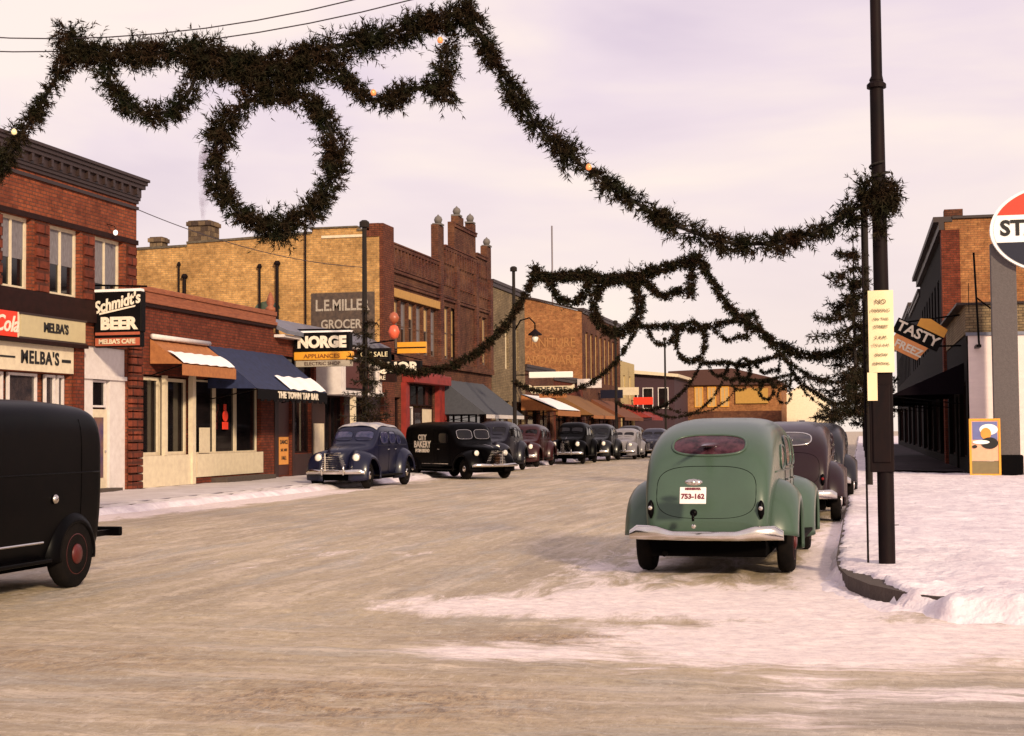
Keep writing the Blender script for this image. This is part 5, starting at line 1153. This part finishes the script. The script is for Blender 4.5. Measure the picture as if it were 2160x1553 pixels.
    if truck: q = MB(); q.box(-.7, -.4, -2.06, -2.04, .62, .78); q.build('number_plate', M_WHITE, t, local=True)
    else:
        tl = .28; zc = .885; yc = B.hit(0, zc, -2.6, 0); rot_ = Matrix.Translation((-.08, yc-.035, zc)) @ Matrix.Rotation(rad(-16), 4, 'X')
        q = MB(); q.box(-.135, .135, -.006, .006, -.088, .088); q.v = [tuple(rot_ @ Vector(v)) for v in q.v]; pl = q.build('number_plate', mat('plate_white', (.78, .72, .70), .5), t, bevel=.006, local=True)
        for k, (s_, zz, sz) in enumerate(((plate, -.014, .072), ('MINNESOTA', .066, .028))):
            if not plate: break
            me = text_mesh(s_, sz, ext=.002, bold=.003); me.materials.clear(); me.materials.append(mat('plate_maroon', (.22, .03, .06), .6)); me.transform(rot_ @ Matrix.Translation((0, -.0095, zz)) @ Matrix.Rotation(rad(90), 4, 'X'))
            o = bpy.data.objects.new('lettering', me); col.objects.link(o); o.parent = pl
        q = MB(); zz = 1.02; yy = B.hit(0, zz, -2.6, 0); q.lathe([(.012, -.09), (.03, -.05), (.036, 0), (.03, .05), (.012, .09)], (-.07, yy-.03, zz), 'x', 10); q.lathe([(.03, 0), (.025, -.03), (.005, -.04)], (-.07, yy-.04, zz), 'y', 10); q.build('plate_lamp', M_CHROME, t, smooth=True, local=True)
        q = MB(); zz = .655; yy = B.hit(0, zz, -2.6, 0); q.tube([(-.08, yy-.02, zz+.05), (-.08, yy-.055, zz+.03), (-.08, yy-.05, zz-.03)], .014, 6); q.lathe([(.04, 0), (.03, -.02)], (-.08, yy, zz+.05), 'y', 10); q.build('trunk_handle', M_BLACK, t, smooth=True, local=True)
        q = MB(); q.lathe([(.026, 0), (.022, -.02), (.005, -.03)], (-.08, B.hit(0, .56, -2.6, 0)-.005, .57), 'y', 10); q.build('trunk_lock', M_CHROME, t, local=True)
    if truck:
        q = MB(); q.box(-.86, .86, -2.44, -2.38, .46, .56); q.build('bumper', M_BLACK, t, bevel=.015, local=True)
        q = MB(); [q.box(k-.03, k+.03, -2.38, -1.9, .47, .53) for k in (-.72, .72)]; q.build('bracket', M_BLACK, t, local=True)
        bumper(t, 2.72, .86, .46, .10, 1, rear=False)
    else:
        bumper(t, -2.44, .80, .46, .10, -1, rear=True); bumper(t, 2.42, .86, .44, .11, 1, rear=False)
        for k in (-.32, .32):
            q = MB(); q.lathe([(.015, -.12), (.035, -.08), (.035, .07), (.012, .12)], (k, 2.48, .48), 'z', 8); q.build('overrider', M_CHROME, t, smooth=True, local=True)
    # grille: real bars over a dark shell
    g0 = F_.y1-.02; q = MB()
    for i in range(9):
        z = .52+.05*i; xx = .30-.018*i
        P = []
        for j in range(7):
            u = -xx+2*xx*j/6; P.append((u, B.hit(u, z, 3.0, .8)+.012, z))
        q.tube(P, .010 if detail > 1 else .014, 5)
    q.tube([(0, B.hit(0, z_, 3.0, .8)+.016, z_) for z_ in (.48, .6, .72, .84, .93)], .02, 6); q.build('grille', M_CHROME, t, local=True)
    q = MB(); q.tube([(0, yy, B.top(0, yy)+.006) for yy in np.linspace(1.15 if not truck else 1.5, F_.y1-.15, 8)], .008, 5); q.build('hood_strip', M_CHROME, t, local=True)
    if snow:
        q = MB(); P = [[(xx, yy, B.top(xx, yy)+.02+.01*math.sin(xx*9+yy*5)) for xx in np.linspace(-.60, .60, 12)] for yy in np.linspace(-1.2, .58, 14)]; q.grid(P); q.build('snow_cover', snow, t, smooth=True, local=True)
    if side_text:
        for k, (s_, zz, sz, yy) in enumerate(side_text):
            me = text_mesh(s_, sz, ext=.003, bold=.006); me.materials.clear(); me.materials.append(M_LETG if k else M_LETW)
            sx = -1; me.transform(Matrix.Translation((sx*(B.xs(-.5, 1.2)+.012), yy, zz)) @ Matrix.Rotation(rad(-90), 4, 'Z') @ Matrix.Rotation(rad(90), 4, 'X'))
            o = bpy.data.objects.new('lettering', me); col.objects.link(o); o.parent = t
    return t
PI = math.pi
car('sage green sedan seen from behind, parked by the right kerb in front of the snow', -1.52, 17.95, rad(-1.6), paint('sage_green_paint', (.092, .142, .108)), detail=3, plate='753-162', rimm=M_HUBRED, glassm=mat('rear_glass', (.03, .012, .018), .15, (.14, .06, .08), ns=9, amt=1, spec=.3))
car('dark purple sedan parked ahead of the green one at the right kerb', -1.18, 27.3, rad(0), paint('plum_paint', (.028, .006, .011)), plate='418-207')
car('dark sedan parked beyond the purple one on the right', -1.0, 34.5, 0, paint('dark_grey_paint', (.018, .016, .024)))
car('navy blue sedan with a pale snowy roof facing the camera at the left kerb', -14.12, 41.6, PI-rad(2), zs=1.09, pm=paint('navy_paint', (.014, .016, .050)), snow=mat('frost', (.60, .55, .52), .6, (.30, .30, .38), ns=5, amt=1), glassm=mat('blue_glass', (.03, .04, .10), .08, (.12, .11, .2), ns=6, amt=1))
car('black panel truck driving towards the camera at the left edge, with dark red wheels', -8.70, 12.5, PI, M_BLACK, truck=True, rimm=M_HUBRED, side_text=None)
car('black panel truck with white lettering on its side, nosing out behind the navy sedan', -13.55, 49.6, rad(226), M_BLACK, truck=True, side_text=None)
car('dark sedan with a rounded roof, parked just beyond the lettered black panel truck', -14.2, 58.2, PI, zs=1.18, pm=paint('blue_black_paint', (.022, .020, .034)))
car('dark red car half hidden between the farther parked cars on the left', -14.6, 66.0, PI, zs=1.12, pm=paint('wine_paint', (.06, .012, .014)))
car('black car with two bright headlights, parked farther down the left kerb', -13.6, 71.8, PI, zs=1.18, pm=M_BLACK)
car('black sedan tucked in behind the car with bright headlights', -13.4, 78.0, PI, zs=1.14, pm=paint('coal_paint', (.012, .011, .014)))
car('pale fronted small car far down the left side', -12.7, 82.5, PI, paint('grey_paint', (.30, .28, .30)))
car('dark blue-grey car farthest down the left side, next to the green roof', -11.8, 88, PI, paint('slate_paint', (.05, .05, .08)))
car('dark car glimpsed behind the pale fronted one', -13.6, 90, PI, zs=1.1, pm=paint('brown_black_paint', (.03, .02, .018)))
# lettering on the two panel trucks' street-facing sides
def truck_letters(tr, rows, sd_, lm):
    B = Body(TRUCK, 5.5)
    for s_, zz, sz, yy in rows:
        me = text_mesh(s_, sz, ext=.003, bold=.008); me.materials.clear(); me.materials.append(lm)
        me.transform(Matrix.Translation((sd_*(B.xs(yy, zz)+.010), yy, zz)) @ Matrix.Rotation(rad(90*sd_), 4, 'Z') @ Matrix.Rotation(rad(90), 4, 'X'))
        o = bpy.data.objects.new('lettering', me); col.objects.link(o); o.parent = tr
trs = [o for o in col.objects if o.name.startswith('panel_truck')]
truck_letters(trs[1], [('CITY', 1.38, .26, -.75), ('BAKERY', 1.14, .32, -.75), ('FRESH BREAD', .93, .16, -.75)], 1, M_LETW)

# ================================================================== smoke
def smoke():
    q = MB(); P = []
    for i in range(15):
        f = i/14; z = 10.3+3.0*f; r_ = .10+.45*f; x = -26.0-.10*f+.5*f*f; P.append([(x+r_*math.cos(k/14*2*PI), 56.4+r_*math.sin(k/14*2*PI), z) for k in range(15)])
    q.grid(P); q.add(P[0][:-1], [tuple(range(14))]); q.add(P[-1][:-1], [tuple(range(14))])
    M = bpy.data.materials.new('chimney_smoke'); M.use_nodes = True; t = M.node_tree; t.nodes.remove(t.nodes['Principled BSDF']); v = t.nodes.new('ShaderNodeVolumePrincipled'); v.inputs['Color'].default_value = (.55, .45, .62, 1)
    n_ = t.nodes.new('ShaderNodeTexNoise'); n_.inputs['Scale'].default_value = 2.5; tcn = t.nodes.new('ShaderNodeTexCoord'); t.links.new(tcn.outputs['Object'], n_.inputs[0])
    r = t.nodes.new('ShaderNodeMapRange'); r.inputs[1].default_value = .42; r.inputs[2].default_value = .7; r.inputs[4].default_value = 2.6; t.links.new(n_.outputs[0], r.inputs[0]); t.links.new(r.outputs[0], v.inputs['Density']); t.links.new(v.outputs[0], t.nodes['Material Output'].inputs['Volume'])
    o = q.build('smoke', M); tag(o, 'faint purple-grey smoke rising from the big chimney on the tan brick building', 'smoke', kind='stuff')
smoke()
